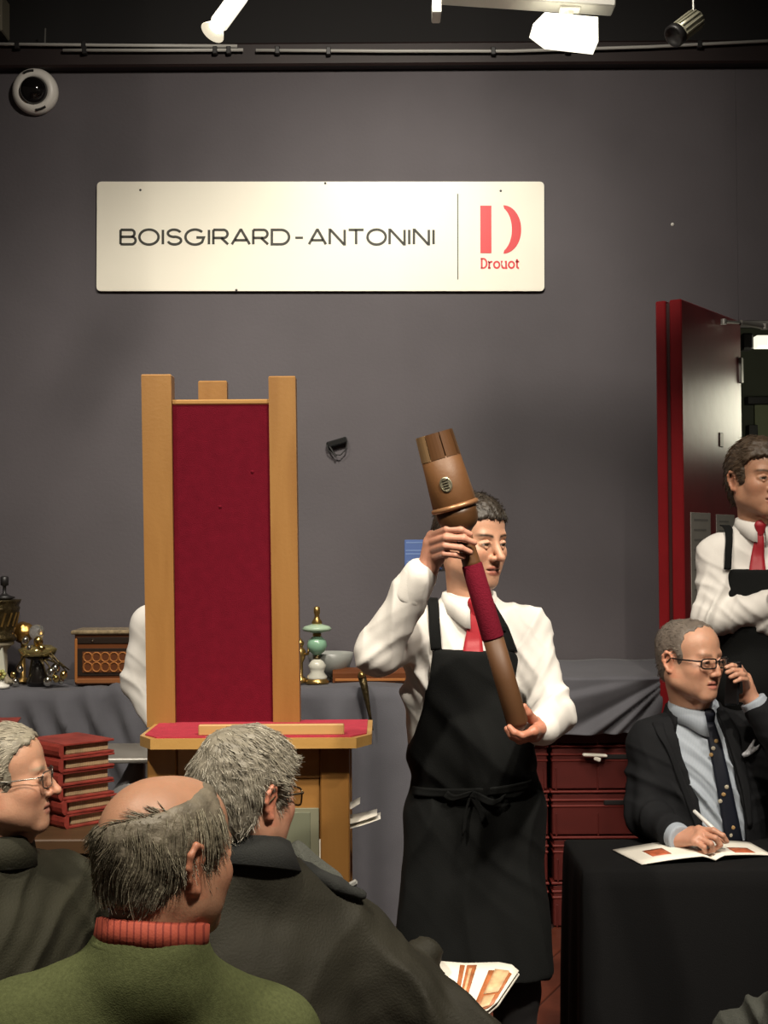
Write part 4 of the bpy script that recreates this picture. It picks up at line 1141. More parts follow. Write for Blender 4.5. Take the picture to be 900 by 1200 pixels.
def stand_legs(J, yaw=(0,-1,0), gap=.10):
    ux, up, fw = axes(J); p = npv(J['pel'])
    for k, s in (('a',-1),('b',1)):
        J['hip'+k] = p+ux*s*.085-np.array([0,0,.05]); b = p+ux*s*gap
        J['kn'+k] = np.array([b[0]+fw[0]*.03, b[1]+fw[1]*.03, .50]); J['an'+k] = np.array([b[0], b[1], .085])
def sit_legs(J, ln=.42, spread=.12):
    ux, up, fw = axes(J); fw = unit(fw*np.array([1,1,0])); p = npv(J['pel'])
    for k, s in (('a',-1),('b',1)):
        J['hip'+k] = p+ux*s*.09-np.array([0,0,.02]); kn = p+ux*s*spread+fw*ln; kn[2] = p[2]-.02
        J['kn'+k] = kn; J['an'+k] = np.array([kn[0]+fw[0]*.03, kn[1]+fw[1]*.03, .085])
def garment(name, S, m, par, res=.006, grow=0, folds=(), seed=1, rough=.0015, rel=1):
    v, f = S.mesh(res, grow)
    if rel: v = relax(v, f, rel)
    v = wrinkle(v, f, folds, seed, rough)
    return mesh_obj(name, v, f, m, par, True, True)
def ribbon(par, name, m, S, left, right, n, d, off=.004, thick=.003, cols=5, conform=True, tail=None):
    """left/right boundary polylines (lists of xyz), projected on S along d"""
    def res(pl, n):
        pl = [npv(p) for p in pl]; L = np.cumsum([0]+[np.linalg.norm(pl[i+1]-pl[i]) for i in range(len(pl)-1)]); t = np.linspace(0,L[-1],n)
        return np.stack([np.interp(t,L,[p[k] for p in pl]) for k in range(3)],1)
    A, B = res(left,n), res(right,n)
    rows = np.stack([A*(1-t)+B*t for t in np.linspace(0,1,cols)],1)      # n,cols,3
    if conform:
        q = S.ray(rows.reshape(-1,3)-V3(d)*.25, d, off, .7).reshape(rows.shape); ok = S.hit.reshape(rows.shape[:2]).all(1)
        if ok.sum() > 3: q = q[ok]
        # soften jumps
        for _ in range(2): q[1:-1] = (q[:-2]+2*q[1:-1]+q[2:])/4
        rows = q
    if tail is not None:
        rows = np.concatenate([rows]+[rows[-1:]+V3(t_) for t_ in tail])
    return loft([[tuple(p) for p in r] for r in rows], name, m, par, thick, offset=0)
def collar(par, m, c, up, fw, r, h=.04, leaf=.042, gap=22, point=.028, spread=.016, name='collar', thick=.003, n=41, tilt=.25, rx=1.0, back=0.0):
    up = unit(up); fw = unit(npv(fw)-up*np.dot(npv(fw),up)); sx = np.cross(fw,up); c = npv(c); rows = [[],[],[],[]]
    for i in range(n):
        t = -1+2*i/(n-1); th = math.pi+t*math.radians(180-gap)
        d = fw*math.cos(th)+sx*math.sin(th)*rx; fr = max(0,math.cos(th)); bk = max(0,-math.cos(th))
        base = c-up*tilt*r*fr*1.0+up*back*bk
        e = max(0,(abs(t)-.72)/.28); e = e*e*(3-2*e)
        rows[0].append(base+d*(r+.004)-up*.004); rows[1].append(base+d*r+up*h); rows[2].append(base+d*(r+.006)+up*(h-.003))
        rows[3].append(base+d*(r+spread)+up*(h-leaf)-up*point*e+fw*.012*e+sx*math.sin(th)*.006*e)
    return loft([[tuple(p) for p in r_] for r_ in rows], name, m, par, thick)
def glasses(par, R, o, s, fm, rim=True, w_=.052, h_=.036, zc=.002, yc=.108, r=.0022, lens=True, fullrim=True):
    def W(p): return tuple(place(np.array([p]),R,o,s)[0])
    g = bpy.data.objects.new('glasses', None); COL.objects.link(g); g.parent = par
    def put(mb, name, m):
        mb.v = [W(p) for p in mb.v]; ob = mb.build(name, m, None, True); me = ob.data
        ob.parent = g; me.transform(Matrix.Translation(-Vector(par.location))); return ob
    for sd in (-1,1):
        cx_ = sd*.034; pts = []
        for i in range(25):
            a = i/24*2*math.pi; ca, sa = math.cos(a), math.sin(a); e = 4
            x = cx_+w_/2*math.copysign(abs(ca)**(2/e),ca); z = zc+h_/2*math.copysign(abs(sa)**(2/e),sa)
            pts.append((x, yc-abs(x)*.12*(abs(x)>.03)-.35*max(0,abs(x)-.034)*.6, z))
        put(MB().tube(pts, r, 6, False), 'rim', fm)
        put(MB().add([(p[0],p[1]+.0008,p[2]) for p in pts[:-1]]+[(p[0],p[1]-.0008,p[2]) for p in pts[:-1]], [tuple(range(24)), tuple(range(47,23,-1))]), 'lens', M_lens)
        put(MB().tube([(sd*.060,yc-.010,zc+h_*.28),(sd*.072,yc-.022,zc+h_*.28),(sd*.0805,.02,zc+.008),(sd*.0835,-.005,zc+.010),(sd*.081,-.032,zc-.012)], r*1.1, 6), 'temple', fm)
    put(MB().tube([(-.010,yc-.001,zc+.004),(0,yc+.003,zc+.008),(.010,yc-.001,zc+.004)], r, 6), 'bridge', fm)
    return g
def body(par, parts, name='body'):
    v, f, c = merge(parts); return mesh_obj(name, v, f, M_skin, par, True, True, colors=c)
def skin_part(S, res, col, grow=0):
    v, f = S.mesh(res, grow); n = normals(v,f)
    c = npv(col)*(1+.06*wav(v,60,4))[:,None]; return v, f, c

SHORT = [(.13,.16),(.13,.078),(.092,.074),(.062,.064),(.040,.052),(.036,.020),(.034,-.012),(.010,-.014),(.008,.02),(-.010,.034),(-.032,.020),(-.040,-.020),(-.052,-.068),(-.075,-.078),(-.16,-.075),(-.16,.2),(.13,.2)]
def flow_back(p):    # combed back and down
    d = np.zeros_like(p); d[:,1] = -1; d[:,2] = -.35-np.clip(-p[:,1]*8,0,1.2); return d
def flow_side(p):
    d = np.zeros_like(p); d[:,1] = -.25; d[:,2] = -1; d[:,0] = .25*np.sign(p[:,0]); return d

def trunk_part(J, col, grow=-.012, arms=True, leg=True):
    S = Shape(); torso(S, J)
    if arms:
        for k in 'ab': arm(S, J, k, (.048,.040,.038,.029))
    if leg: legs(S, J, -.02)
    return skin_part(S, .014, col, grow)

def make_tie(par, m, S, kn, end, ux, up, fw, w0=.010, w1=.028, off=.008, n=24):
    kn, end = npv(kn), npv(end); D = -fw; d = unit(end-kn)
    lt = [kn-d*-.012-ux*w0, kn+d*.06-ux*(w0+(w1-w0)*.45), end-ux*w1]; rt = [kn-d*-.012+ux*w0, kn+d*.06+ux*(w0+(w1-w0)*.45), end+ux*w1]
    tie = ribbon(par, 'tie', m, S, lt, rt, n, D, off, .006)
    K = Shape().cone(kn+up*.010, kn-up*.014, .0205, .0135, .006, flat=(fw,1.5)); v, f = K.mesh(.003)
    mesh_obj('knot', v-npv(par.location), f, m, tie, True); return tie
def knot_at(nk, up, fw, r, c): return npv(nk)+up*c-up*.25*r+unit(fw)*(r+.010)+up*.019
def chair(par, pel, fw, label):
    fw = unit(npv(fw)*np.array([1,1,0])); c = npv(pel)-fw*.0; zt_ = float(pel[2])-.118
    t = thing('stacking_chair', label, 'chair', (c[0], c[1], 0), (0,0,math.atan2(-fw[0], fw[1])))
    Mc = mat('black_chair_fabric', (.012,.012,.013), .9)
    MB().box((0,.06,zt_-.025), (.44,.42,.05), .02).build('seat', Mc, t)
    MB().box((0,-.20,zt_+.13), (.40,.03,.16), .012).build('backrest', Mc, t)
    for sx in (-.2,.2):
        MB().tube([(sx,.24,0),(sx,.24,zt_-.04)], .011, 8).build('leg', M_grey, t); MB().tube([(sx,-.16,0),(sx,-.17,zt_-.02),(sx*.9,-.203,zt_+.20)], .011, 8).build('leg', M_grey, t)
# ================================================================== man holding the wooden staff
def man_staff():
    J = dict(neck=P(550,716,3.58), sha=P(484,744,3.60), shb=P(613,742,3.60), ela=P(443,764,3.35), wra=P(491,676,3.27),
             elb=P(647,836,3.47), wrb=P(636,853,3.29), pel=P(556,955,3.60), fs=1)
    stand_legs(J); par = thing('person', 'man in white shirt and black apron holding up the wooden staff', 'person', (J['pel'].x, 3.6, 0))
    sk = (.50,.27,.175)
    R = frame((math.sin(math.radians(40)), -math.cos(math.radians(40)), -.10)); o = npv(P(553,636,3.56)); s = .95
    nl = (npv(J['neck'])-o)@R/s
    hs = head_shape(nl, nose=1.1, neck_r=.054, face=.96); hv, hf = hs.mesh(.0026)
    hc = head_colors(hv, sk, (.36,.13,.09), (.035,.022,.014), stubble=.22, browk=1.0)
    # hands
    YS = 3.20
    def fg(*pts): return [P(a,b,c) for a,b,c in pts]
    H1 = hand(P(491,684,3.28), P(500,668,3.262), [
        fg((506,628,3.235),(524,620.5,3.172),(540,621,3.158),(551,626,3.166)),
        fg((503,636,3.240),(523,630,3.168),(543,631,3.155),(556,636,3.164)),
        fg((504,644.5,3.245),(522,639.5,3.172),(540,642,3.158),(551,647,3.166)),
        fg((507,652.5,3.25),(521,649,3.180),(534,650.5,3.168),(543,653,3.174))],
        fg((512,655,3.275),(524,640,3.262),(538,630,3.248),(546,624,3.238)))
    H2 = hand(P(640,849,3.33), P(637,853,3.29), [
        fg((625,857,3.205),(612,862,3.185),(603,858.5,3.182),(597,852,3.19)),
        fg((623,861,3.225),(608,866,3.212),(599,861,3.207),(594,854,3.21)),
        fg((624,863,3.245),(609,868,3.240),(600,863,3.232),(595,856,3.23)),
        fg((627,863,3.265),(614,867,3.262),(605,864,3.256),(600,858,3.25))],
        fg((630,848,3.272),(623,842,3.245),(618,835,3.228),(614,828,3.222)))
    parts = [(place(hv,R,o,s), hf, hc), skin_part(H1,.0025,(.50,.24,.165)), skin_part(H2,.0025,(.46,.19,.12)), trunk_part(J, sk)]
    body(par, parts)
    hr = hair_mesh(SHORT, .008, top=.006, seed=3)
    st = strands(hr[0], hr[1], 2200, .013, lambda p: np.c_[.2*np.ones(len(p)), np.where(p[:,2]>.09,.6,-.5), np.where(p[:,2]>.09,.2,-1)], .0008, 5, (.035,.026,.018), .4, .55, 3)
    make_hair(par, hr[0], hr[1], R, o, s, (.028,.021,.015), st)
    # shirt
    S = Shape(); torso(S, J, .012, .01, .108, stand=.064); arm(S, J, 'a', (.066,.057,.056,.043)); arm(S, J, 'b', (.066,.056,.058,.044))
    ux, up, fw = axes(J)
    w1 = npv(J['wra']); d1 = unit(w1-npv(J['ela'])); S.cone(w1-d1*.03, w1+d1*.004, .043, .041, .008)
    pz = npv(J['pel'])[2]-.02; S.cut(lambda X,Y,Z: (pz-Z)+0*X+0*Y)
    el, sh = npv(J['ela']), npv(J['sha']); elb, shb = npv(J['elb']), npv(J['shb'])
    garment('shirt', S, M_shirt, par, .0055, 0, [
        (el, .13, np.cross(d1,[0,1,0])+d1*.45, .045, .0065), ((el+w1)/2, .12, np.cross(d1,[0,1,0])-d1*.35, .05, .006), (sh-up*.08+ux*.02, .13, ux*1.0+up*.45, .040, .008),
        (elb, .13, ux+unit(elb-shb)*.6, .045, .007), ((elb+shb)/2, .14, ux*.8+up*.6, .045, .006), (sh-up*.2+ux*.03, .16, ux+up*.15, .035, .008), (shb-up*.06-ux*.06, .14, ux*.7-up*.7, .05, .006)], 3)
    # cuffs
    for k, (w_, e_) in (('a',(w1,el)),('b',(npv(J['wrb']),elb))):
        d = unit(w_-e_); C = Shape().cone(w_-d*.05, w_+d*.008, .046, .042, .005); q = w_+d*.012
        C.cut(lambda X,Y,Z,q=q,d=d: (X-q[0])*d[0]+(Y-q[1])*d[1]+(Z-q[2])*d[2]); q2 = w_-d*.062
        C.cut(lambda X,Y,Z,q=q2,d=d: -((X-q[0])*d[0]+(Y-q[1])*d[1]+(Z-q[2])*d[2]))
        garment('cuff', C, M_shirt, par, .004, 0, (), 2, .001)
    nk = npv(J['neck'])
    collar(par, M_shirt, nk+up*.012+fw*.0, up, fw+ux*.15, .063, .04, .047, 11, .028, .016)
    # tie
    D = -fw; make_tie(par, M_tie, S, knot_at(nk,up,fw+ux*.15,.063,.012), P(555,774,3.45), ux, up, fw)
    # apron: bib and skirt wrapped on the front
    A = Shape(); torso(A, J, .025, .014, .112); ps = npv(J['pel'])
    A.cone(ps+fw*.0, (ps[0]-.0, ps[1]-.02, .50), .150, .175, .05, flat=(fw,1.30)); A.cone(ps-ux*.06, (ps[0]-.09,ps[1]-.04,.52), .11, .13, .05); A.cone(ps+ux*.06, (ps[0]+.07,ps[1]-.04,.52), .11, .13, .05)
    def loc(px,py):
        q = npv(P(px,py,3.48))-ps; return (q@ux, q@up)
    sil = [loc(508,762),loc(607,764),loc(616,800),loc(624,850),loc(634,900),loc(660,960),loc(700,1000),loc(700,1150),loc(420,1150),loc(420,1000),loc(455,930),loc(476,895),loc(492,845),(loc(503,800))]
    def cutA(X,Y,Z):
        U = (X-ps[0])*ux[0]+(Y-ps[1])*ux[1]+(Z-ps[2])*ux[2]; W_ = (X-ps[0])*up[0]+(Y-ps[1])*up[1]+(Z-ps[2])*up[2]
        return np.maximum(polysdf(sil, U, W_), -((X-ps[0])*fw[0]+(Y-ps[1])*fw[1]+(Z-ps[2])*fw[2])-.045)
    A.cut(cutA, .006)
    garment('apron', A, M_apron, par, .007, 0, [((ps[0],ps[1]-.15,.75), .35, ux, .12, .010), (ps+up*.02, .2, ux+up*.8, .06, .005), (ps+up*.22+fw*.1, .16, ux*.6+up, .09, .006)], 8)
    # ties at the waist: knot and two ends
    def fr(px,py): return npv(P(px,py,3.42))
    for pts in ([fr(485,938),fr(520,934),fr(552,932),fr(590,930),fr(628,928)],):
        ribbon(par, 'waist_tie', M_apron, A, [p+up*.011 for p in pts], [p-up*.011 for p in pts], 22, D, .006, .004)
    for a_, b_, c_ in (((553,932),(530,940),(523,934)),((553,932),(580,946),(592,938)),((553,932),(546,955),(545,980)),((553,932),(563,950),(568,965))):
        pts = [fr(*a_),fr(*b_),fr(*c_)]; ribbon(par, 'waist_bow', M_apron, A, [p+up*.008+ux*.005 for p in pts], [p-up*.008-ux*.005 for p in pts], 10, D, .011, .004)
    # straps
    for pts in ([(512,764),(510,735),(509,705),(513,690)], [(602,766),(592,738),(580,718),(571,702)]):
        pp = [npv(P(a,b,3.46)) for a,b in pts]
        st_ = ribbon(par, 'strap', M_apron, S, [p-ux*.014 for p in pp], [p+ux*.014 for p in pp], 20, D, .006, .004, tail=[up*.006-fw*.012,up*.012-fw*.03,up*.014-fw*.06])
    bk = npv(S.ray(np.array([npv(P(595,745,3.3))]), D, .01)[0])
    MB().box(bk, (.034,.006,.014), .002, Matrix.Rotation(.3,3,'Y')).build('strap_buckle', M_apron, par, world=True)
    T = Shape(); legs(T, J); T.ell(ps, (.168,.125,.12), k=.05); garment('trousers', T, M_trouser, par, .010, 0, [], 4)
    shoes(par, J, fw)
man_staff()

# ---- the staff itself
def staff():
    a, b = P(508.5,508,3.185), P(608,852,3.225); ax = (b-a).normalized(); L = (b-a).length
    t = thing('wooden_staff', 'carved wooden ceremonial staff with tulip head and red velvet grip', 'staff', a)
    Mx = axis_m(ax); k = L/356.0     # metres per pixel along the axis
    M_st = mat('brown_staff_wood', (.145,.064,.021), .55, wood=((1.2,1.2,.25),(.10,.040,.013)), bump=(60,.08))
    M_std = mat('dark_staff_wood', (.10,.044,.016), .4, wood=((1.2,1.2,.25),(.05,.022,.008)))
    # head drum
    MB().lathe([(.043,28*k),(.0465,29*k),(.050,60*k),(.0525,84*k),(.050,86*k)], 40, Mx).build('head', M_st, t, True)
    # split segments around the top
    n = 8; per = Mx
    for i in range(n):
        a0 = 2*math.pi*i/n+.03; a1 = 2*math.pi*(i+1)/n-.03; pr = []
        for z_, ro, ri in ((0,.0445,.036),(30*k,.0475,.036)):
            for q in range(5): pr.append((ro, a0+(a1-a0)*q/4, z_))
            for q in range(4,-1,-1): pr.append((ri, a0+(a1-a0)*q/4, z_))
        vs = [Mx @ Vector((r*math.cos(g), r*math.sin(g), z_)) for r,g,z_ in pr]
        fs = [tuple(range(9,-1,-1)), tuple(range(10,20))]+[(j,(j+1)%10,10+(j+1)%10,10+j) for j in range(10)]
        MB().add(vs, fs).build('segment', mat('pale_staff_wood', (.24,.15,.075), .5, wood=((1.2,1.2,.25),(.15,.085,.035))) if i in (5,6,7) else M_std, t)
    MB().lathe([(.03,4*k),(.034,6*k),(.034,40*k)], 24, Mx).build('core', M_std, t, True)
    MB().lathe([(.050,84*k),(.056,86*k),(.0575,88*k),(.056,90*k),(.050,91*k)], 40, Mx).build('ring', mat('copper_ring', (.34,.17,.08), .35, .5), t, True)
    MB().lathe([(.049,90*k),(.0485,98*k),(.045,108*k),(.037,114*k),(.028,117*k),(.022,120*k)], 36, Mx).build('bowl', M_std, t, True)
    MB().lathe([(.021,117*k),(.020,135*k),(.0215,155*k),(.0225,162*k)], 28, Mx).build('neck', M_st, t, True)
    MB().lathe([(.0235,158*k),(.0245,160*k),(.0265,246*k),(.0255,248*k)], 28, Mx).build('velvet_grip', mat('dark_red_velvet', (.14,.006,.018), .9, bump=(300,.3), spec=.15), t, True)
    MB().lathe([(.0245,245*k),(.0255,300*k),(.026,350*k),(.020,355*k)], 28, Mx).build('shaft', mat('lower_staff_wood', (.095,.042,.015), .58, wood=((1.2,1.2,.25),(.08,.032,.011))), t, True)
    MB().lathe([(.012,352*k),(.015,358*k),(.006,362*k)], 16, Mx).build('end_knob', M_grey, t, True)
    # oval silver plate, laid on the drum towards the public
    cz = 60*k; ctr = a+ax*cz; view = (Vector((0,0,CAMZ))-ctr).normalized(); nn = (view-ax*view.dot(ax)).normalized(); sd = ax.cross(nn)
    nn = (nn+sd*-.12*-1).normalized(); sd = ax.cross(nn).normalized()
    vs = []
    for rr, dp in ((1,0),(1,.003),(.84,.0042),(.8,.003)):
        for j in range(20):
            g = 2*math.pi*j/20; uu = .0145*rr*math.cos(g); vv = .018*rr*math.sin(g); w_ = math.sqrt(max(0,.0505**2-uu*uu))+dp
            vs.append(ax*(cz+vv)+sd*uu+nn*w_)
    fs = [(r_*20+j, r_*20+(j+1)%20, (r_+1)*20+(j+1)%20, (r_+1)*20+j) for r_ in range(3) for j in range(20)]+[tuple(60+j for j in range(20))]
    pl = MB().add(vs, fs).build('silver_plate', mat('worn_silver', (.30,.28,.20), .4, .7, noise=(90,.4)), t)
    for j in range(4):
        vv = .010-j*.006; MB().tube([ax*(cz-vv)+sd*u_+nn*.0545 for u_ in (-.007,-.002,.003,.007)], .0011, 4).build('engraved_mark', mat('engraving', (.10,.09,.06), .5, .6), pl)
    MB().lathe([(.001,-.006),(.006,0),(.001,.006)], 10, Mx, ax*(121*k)+sd*.0+nn*.026+(-sd)*.0).build('stud', M_silver, t, True)
staff()

# ================================================================== man on the telephone
def man_phone():
    J = dict(neck=P(813,838,4.27), sha=P(766,872,4.27), shb=P(882,866,4.25), ela=P(757,955,4.20), wra=P(796,982,4.00),
             elb=P(944,914,4.06), wrb=P(884,824,4.08), pel=P(818,1045,4.33), fs=1)
    sit_legs(J); par = thing('person', 'man in dark suit and glasses talking on a phone at the desk', 'person', (J['pel'].x, 4.33, 0))
    sk = (.54,.29,.19)
    R = frame((math.sin(math.radians(37)), -math.cos(math.radians(37)), -.04)); o = npv(P(809,774,4.22)); s = .985
    nl = (npv(J['neck'])-o)@R/s
    hs = head_shape(nl, jaw=1.1, face=1.06, neck_r=.061, mouth=.002, cheek=1.08, nose=.95); hv, hf = hs.mesh(.0028)
    hc = head_colors(hv, sk, (.42,.16,.12), (.13,.07,.04), browk=.5, flush=.6)
    def fg(*pts): return [P(a,b,c) for a,b,c in pts]
    HA = hand(P(786,978,4.045), P(797,983,4.00), [
        fg((819,972,3.965),(836,973,3.925),(847,979,3.915),(852,986,3.92)),
        fg((821,977,3.94),(838,982,3.905),(844,990,3.91),(838,995,3.925)),
        fg((819,982,3.925),(833,989,3.895),(836,996,3.905),(828,998,3.925)),
        fg((814,986,3.92),(825,993,3.895),(826,998,3.91),(819,999,3.93))],
        fg((812,975,4.00),(828,978,3.985),(840,981,3.965),(850,986,3.95)), .95)
    HB = hand(P(893,842,4.075), P(882,822,4.08), [
        fg((875,793,4.085),(867,781.5,4.05),(858,780,4.035),(851,782,4.035)),
        fg((876,798,4.075),(868,786,4.03),(859,785.5,4.015),(852,788,4.018)),
        fg((877,803,4.07),(871,790.5,4.015),(863,790.5,3.998),(856,793.5,4.002)),
        fg((877,808,4.07),(874,796,4.02),(867,796,4.0),(861,799,4.0))],
        fg((877,818,4.085),(868,818,4.09),(860,815,4.095),(854,811,4.095)), .95)
    body(par, [(place(hv,R,o,s), hf, hc), skin_part(HA,.0025,(.50,.25,.165)), skin_part(HB,.0025,(.52,.27,.18)), trunk_part(J, sk)])
    poly = [(.062,.20),(.062,.118),(.050,.100),(.030,.082),(.024,.050),(.026,.020),(.026,-.010),(.008,-.014),(.008,.02),(-.010,.034),(-.032,.020),(-.040,-.020),(-.052,-.068),(-.16,-.07),(-.16,.2)]
    hr = hair_mesh(poly, .004, seed=5, lump=.0015)
    st = strands(hr[0], hr[1], 1100, .012, flow_back, .0008, 5, (.17,.145,.12), .3, .2, 3)
    make_hair(par, hr[0], hr[1], R, o, s, (.14,.115,.095), st)
    glasses(par, R, o, s, M_gfr, w_=.054, h_=.030, r=.0024)
    ux, up, fw = axes(J); D = -fw; ps = npv(J['pel']); nk = npv(J['neck'])
    M_blue = mat('pale_blue_shirt', (.33,.37,.42), .7, stripes=((0,0,0),90,(.27,.31,.37),.4), bump=(300,.08))
    S = Shape(); torso(S, J, .008, .03, .108, stand=.070)
    garment('shirt', S, M_blue, par, .006, 0, [(nk-up*.25+fw*.1, .2, ux*.8+up*.7, .035, .006)], 4)
    collar(par, M_blue, nk+up*.004+fw*.004, up, fw+ux*.5, .069, .044, .05, 10, .028, .016)
    # jacket with V opening
    M_suit = mat('charcoal_suit', (.0065,.007,.0085), .85, bump=(380,.12), spec=.2)
    K = Shape(); torso(K, J, .020, .03, .112, .008); J2 = dict(J); J2['wra'] = J['wra'].lerp(J['ela'],.20); J2['wrb'] = J['wrb'].lerp(J['elb'],.10)
    arm(K, J2, 'a', (.074,.064,.062,.048)); arm(K, J2, 'b', (.074,.064,.062,.046))
    def loc(px,py):
        q = npv(P(px,py,4.13))-ps; return (q@ux, q@up)
    vee = [loc(783,815),loc(843,822),loc(857,880),loc(868,930),loc(876,985),loc(880,1060),loc(858,1060),loc(850,1000),loc(828,990),loc(815,940),loc(796,870)]
    vee = [loc(786,812),loc(836,815),loc(846,850),loc(862,910),loc(874,960),loc(882,1080),loc(832,1080),loc(826,985),loc(818,940),loc(800,880)]
    def cutK(X,Y,Z):
        U = (X-ps[0])*ux[0]+(Y-ps[1])*ux[1]+(Z-ps[2])*ux[2]; W_ = (X-ps[0])*up[0]+(Y-ps[1])*up[1]+(Z-ps[2])*up[2]; V_ = (X-ps[0])*fw[0]+(Y-ps[1])*fw[1]+(Z-ps[2])*fw[2]
        return -np.maximum(polysdf(vee, U, W_), .02-V_)
    K.cut(cutK, .005)
    pz = ps[2]-.06; K.cut(lambda X,Y,Z: (pz-Z)+0*X+0*Y)
    ea, eb = npv(J['ela']), npv(J['elb']); wa = npv(J['wra'])
    K2 = K.copy()
    garment('jacket', K, M_suit, par, .006, 0, [(ea, .15, unit(wa-ea)+up*.6, .05, .010), (npv(J['sha'])-up*.12, .14, up+ux*.4, .06, .006), (eb, .15, up, .05, .009), (npv(J['shb'])-ux*.02-up*.05, .12, ux*.7+up*.5, .05, .008)], 6)
    KS = Shape(); KS.ops = K.ops; KS.mesh(.008)
    def fr(px,py): return npv(P(px,py,4.13))
    la = [(790,822),(780,842),(783,866),(800,905),(816,948),(826,990)]; lb = [(786,824),(768,848),(772,868),(782,876),(804,940),(824,992)]
    ribbon(par, 'lapel', M_suit, KS, [fr(*p) for p in la], [fr(*p) for p in lb], 26, D, .006, .005)
    la = [(838,822),(848,845),(858,880),(870,925),(877,970)]; lb = [(842,820),(862,848),(872,866),(868,874),(880,920),(882,970)]
    ribbon(par, 'lapel', M_suit, KS, [fr(*p) for p in la], [fr(*p) for p in lb], 26, D, .006, .005)
    collar(par, M_suit, nk-up*.006-fw*.006, up, fw, .078, .040, .05, 42, .0, .02, name='jacket_collar', thick=.005)
    # cuffs
    for w_, e_, m_ in ((wa,ea,M_blue),(npv(J['wrb']),eb,M_blue)):
        d = unit(w_-e_); C = Shape().cone(w_-d*.06, w_+d*.010, .044, .040, .005); q = w_+d*.012
        C.cut(lambda X,Y,Z,q=q,d=d: (X-q[0])*d[0]+(Y-q[1])*d[1]+(Z-q[2])*d[2]); garment('cuff', C, M_blue, par, .004, 0, (), 2, .001)
    # tie with small motifs
    M_nt = mat('navy_tie', (.006,.0075,.014), .6, spec=.2)
    tie = make_tie(par, M_nt, S, knot_at(nk,up,fw+ux*.5,.069,.004), fr(861,990), ux, up, fw, .012, .027)
    for i, (px_, py_) in enumerate(((842,872),(838,880),(835,887),(852,923),(848,931),(844,939),(859,970),(856,979))):
        c = npv(S.ray(np.array([fr(px_,py_)]), D, .013)[0])
        MB().lathe([(.001,-.002),(.007,0),(.005,.002),(.001,.0025)], 7, axis_m(fw), c-npv(par.location)).build('emblem', mat('tie_emblem_cream', (.40,.36,.28), .6) if i%2 else mat('tie_emblem_ochre', (.32,.20,.08), .6), tie)
    # pocket square
    c = npv(KS.ray(np.array([fr(880,878)]), D, .022)[0]); Q = Shape()
    for a_, b_, r_ in (((-.02,.0,-.016),(.018,0,.0),.008),((-.01,.0,-.012),(.012,0,.028),.009),((.0,0,-.01),(.026,0,.012),.007)):
        Q.cone(c+ux*a_[0]+up*a_[2], c+ux*b_[0]+up*b_[2], r_, r_*.6, .006)
    garment('pocket_square', Q, mat('patterned_silk', (.36,.37,.40), .6, noise=(120,.6)), par, .003, 0, (), 3, .002)
    T = Shape(); legs(T, J); T.ell(ps, (.168,.125,.12), k=.05); garment('trousers', T, M_suit, par, .012)
    shoes(par, J, fw)
    chair(par, J['pel'], fw, 'black chair under the man in dark suit at the desk')
    # phone in the hand
    t = thing('mobile_phone', 'black mobile phone held to the ear of the man in suit', 'phone', P(859,801,4.045))
    Rm = frame((.42,-.9,.1), (.22,0,1)); Mm = Matrix(Rm.tolist())
    MB().box((0,0,0), (.009,.062,.128), .004, Mm).build('case', mat('black_phone', (.006,.006,.007), .15), t)
    MB().box(Mm @ Vector((-.005,0,0)), (.001,.054,.11), .0004, Mm).build('screen', mat('phone_screen', (.004,.004,.005), .05), t)
    # pen
    t = thing('pen', 'white and silver ballpoint pen in the writing hand', 'pen', P(853,987,3.915))
    e = P(812,949,3.975)-t.location; n_ = e.normalized()
    MB().tube([n_*.012, n_*.03, e*.5, e*.97], [.004,.0058,.0062,.0055], 12).build('barrel', mat('white_pen', (.6,.6,.58), .3), t, True)
    MB().tube([(0,0,0), n_*.012], [.0012,.004], 10).build('tip', M_grey, t, True)
    MB().tube([n_*.028, n_*.036], .0064, 12).build('grip_ring', mat('blue_ring', (.03,.06,.35), .4), t, True)
    MB().tube([e*.97, e], .003, 8).build('button', M_silver, t, True)
man_phone()

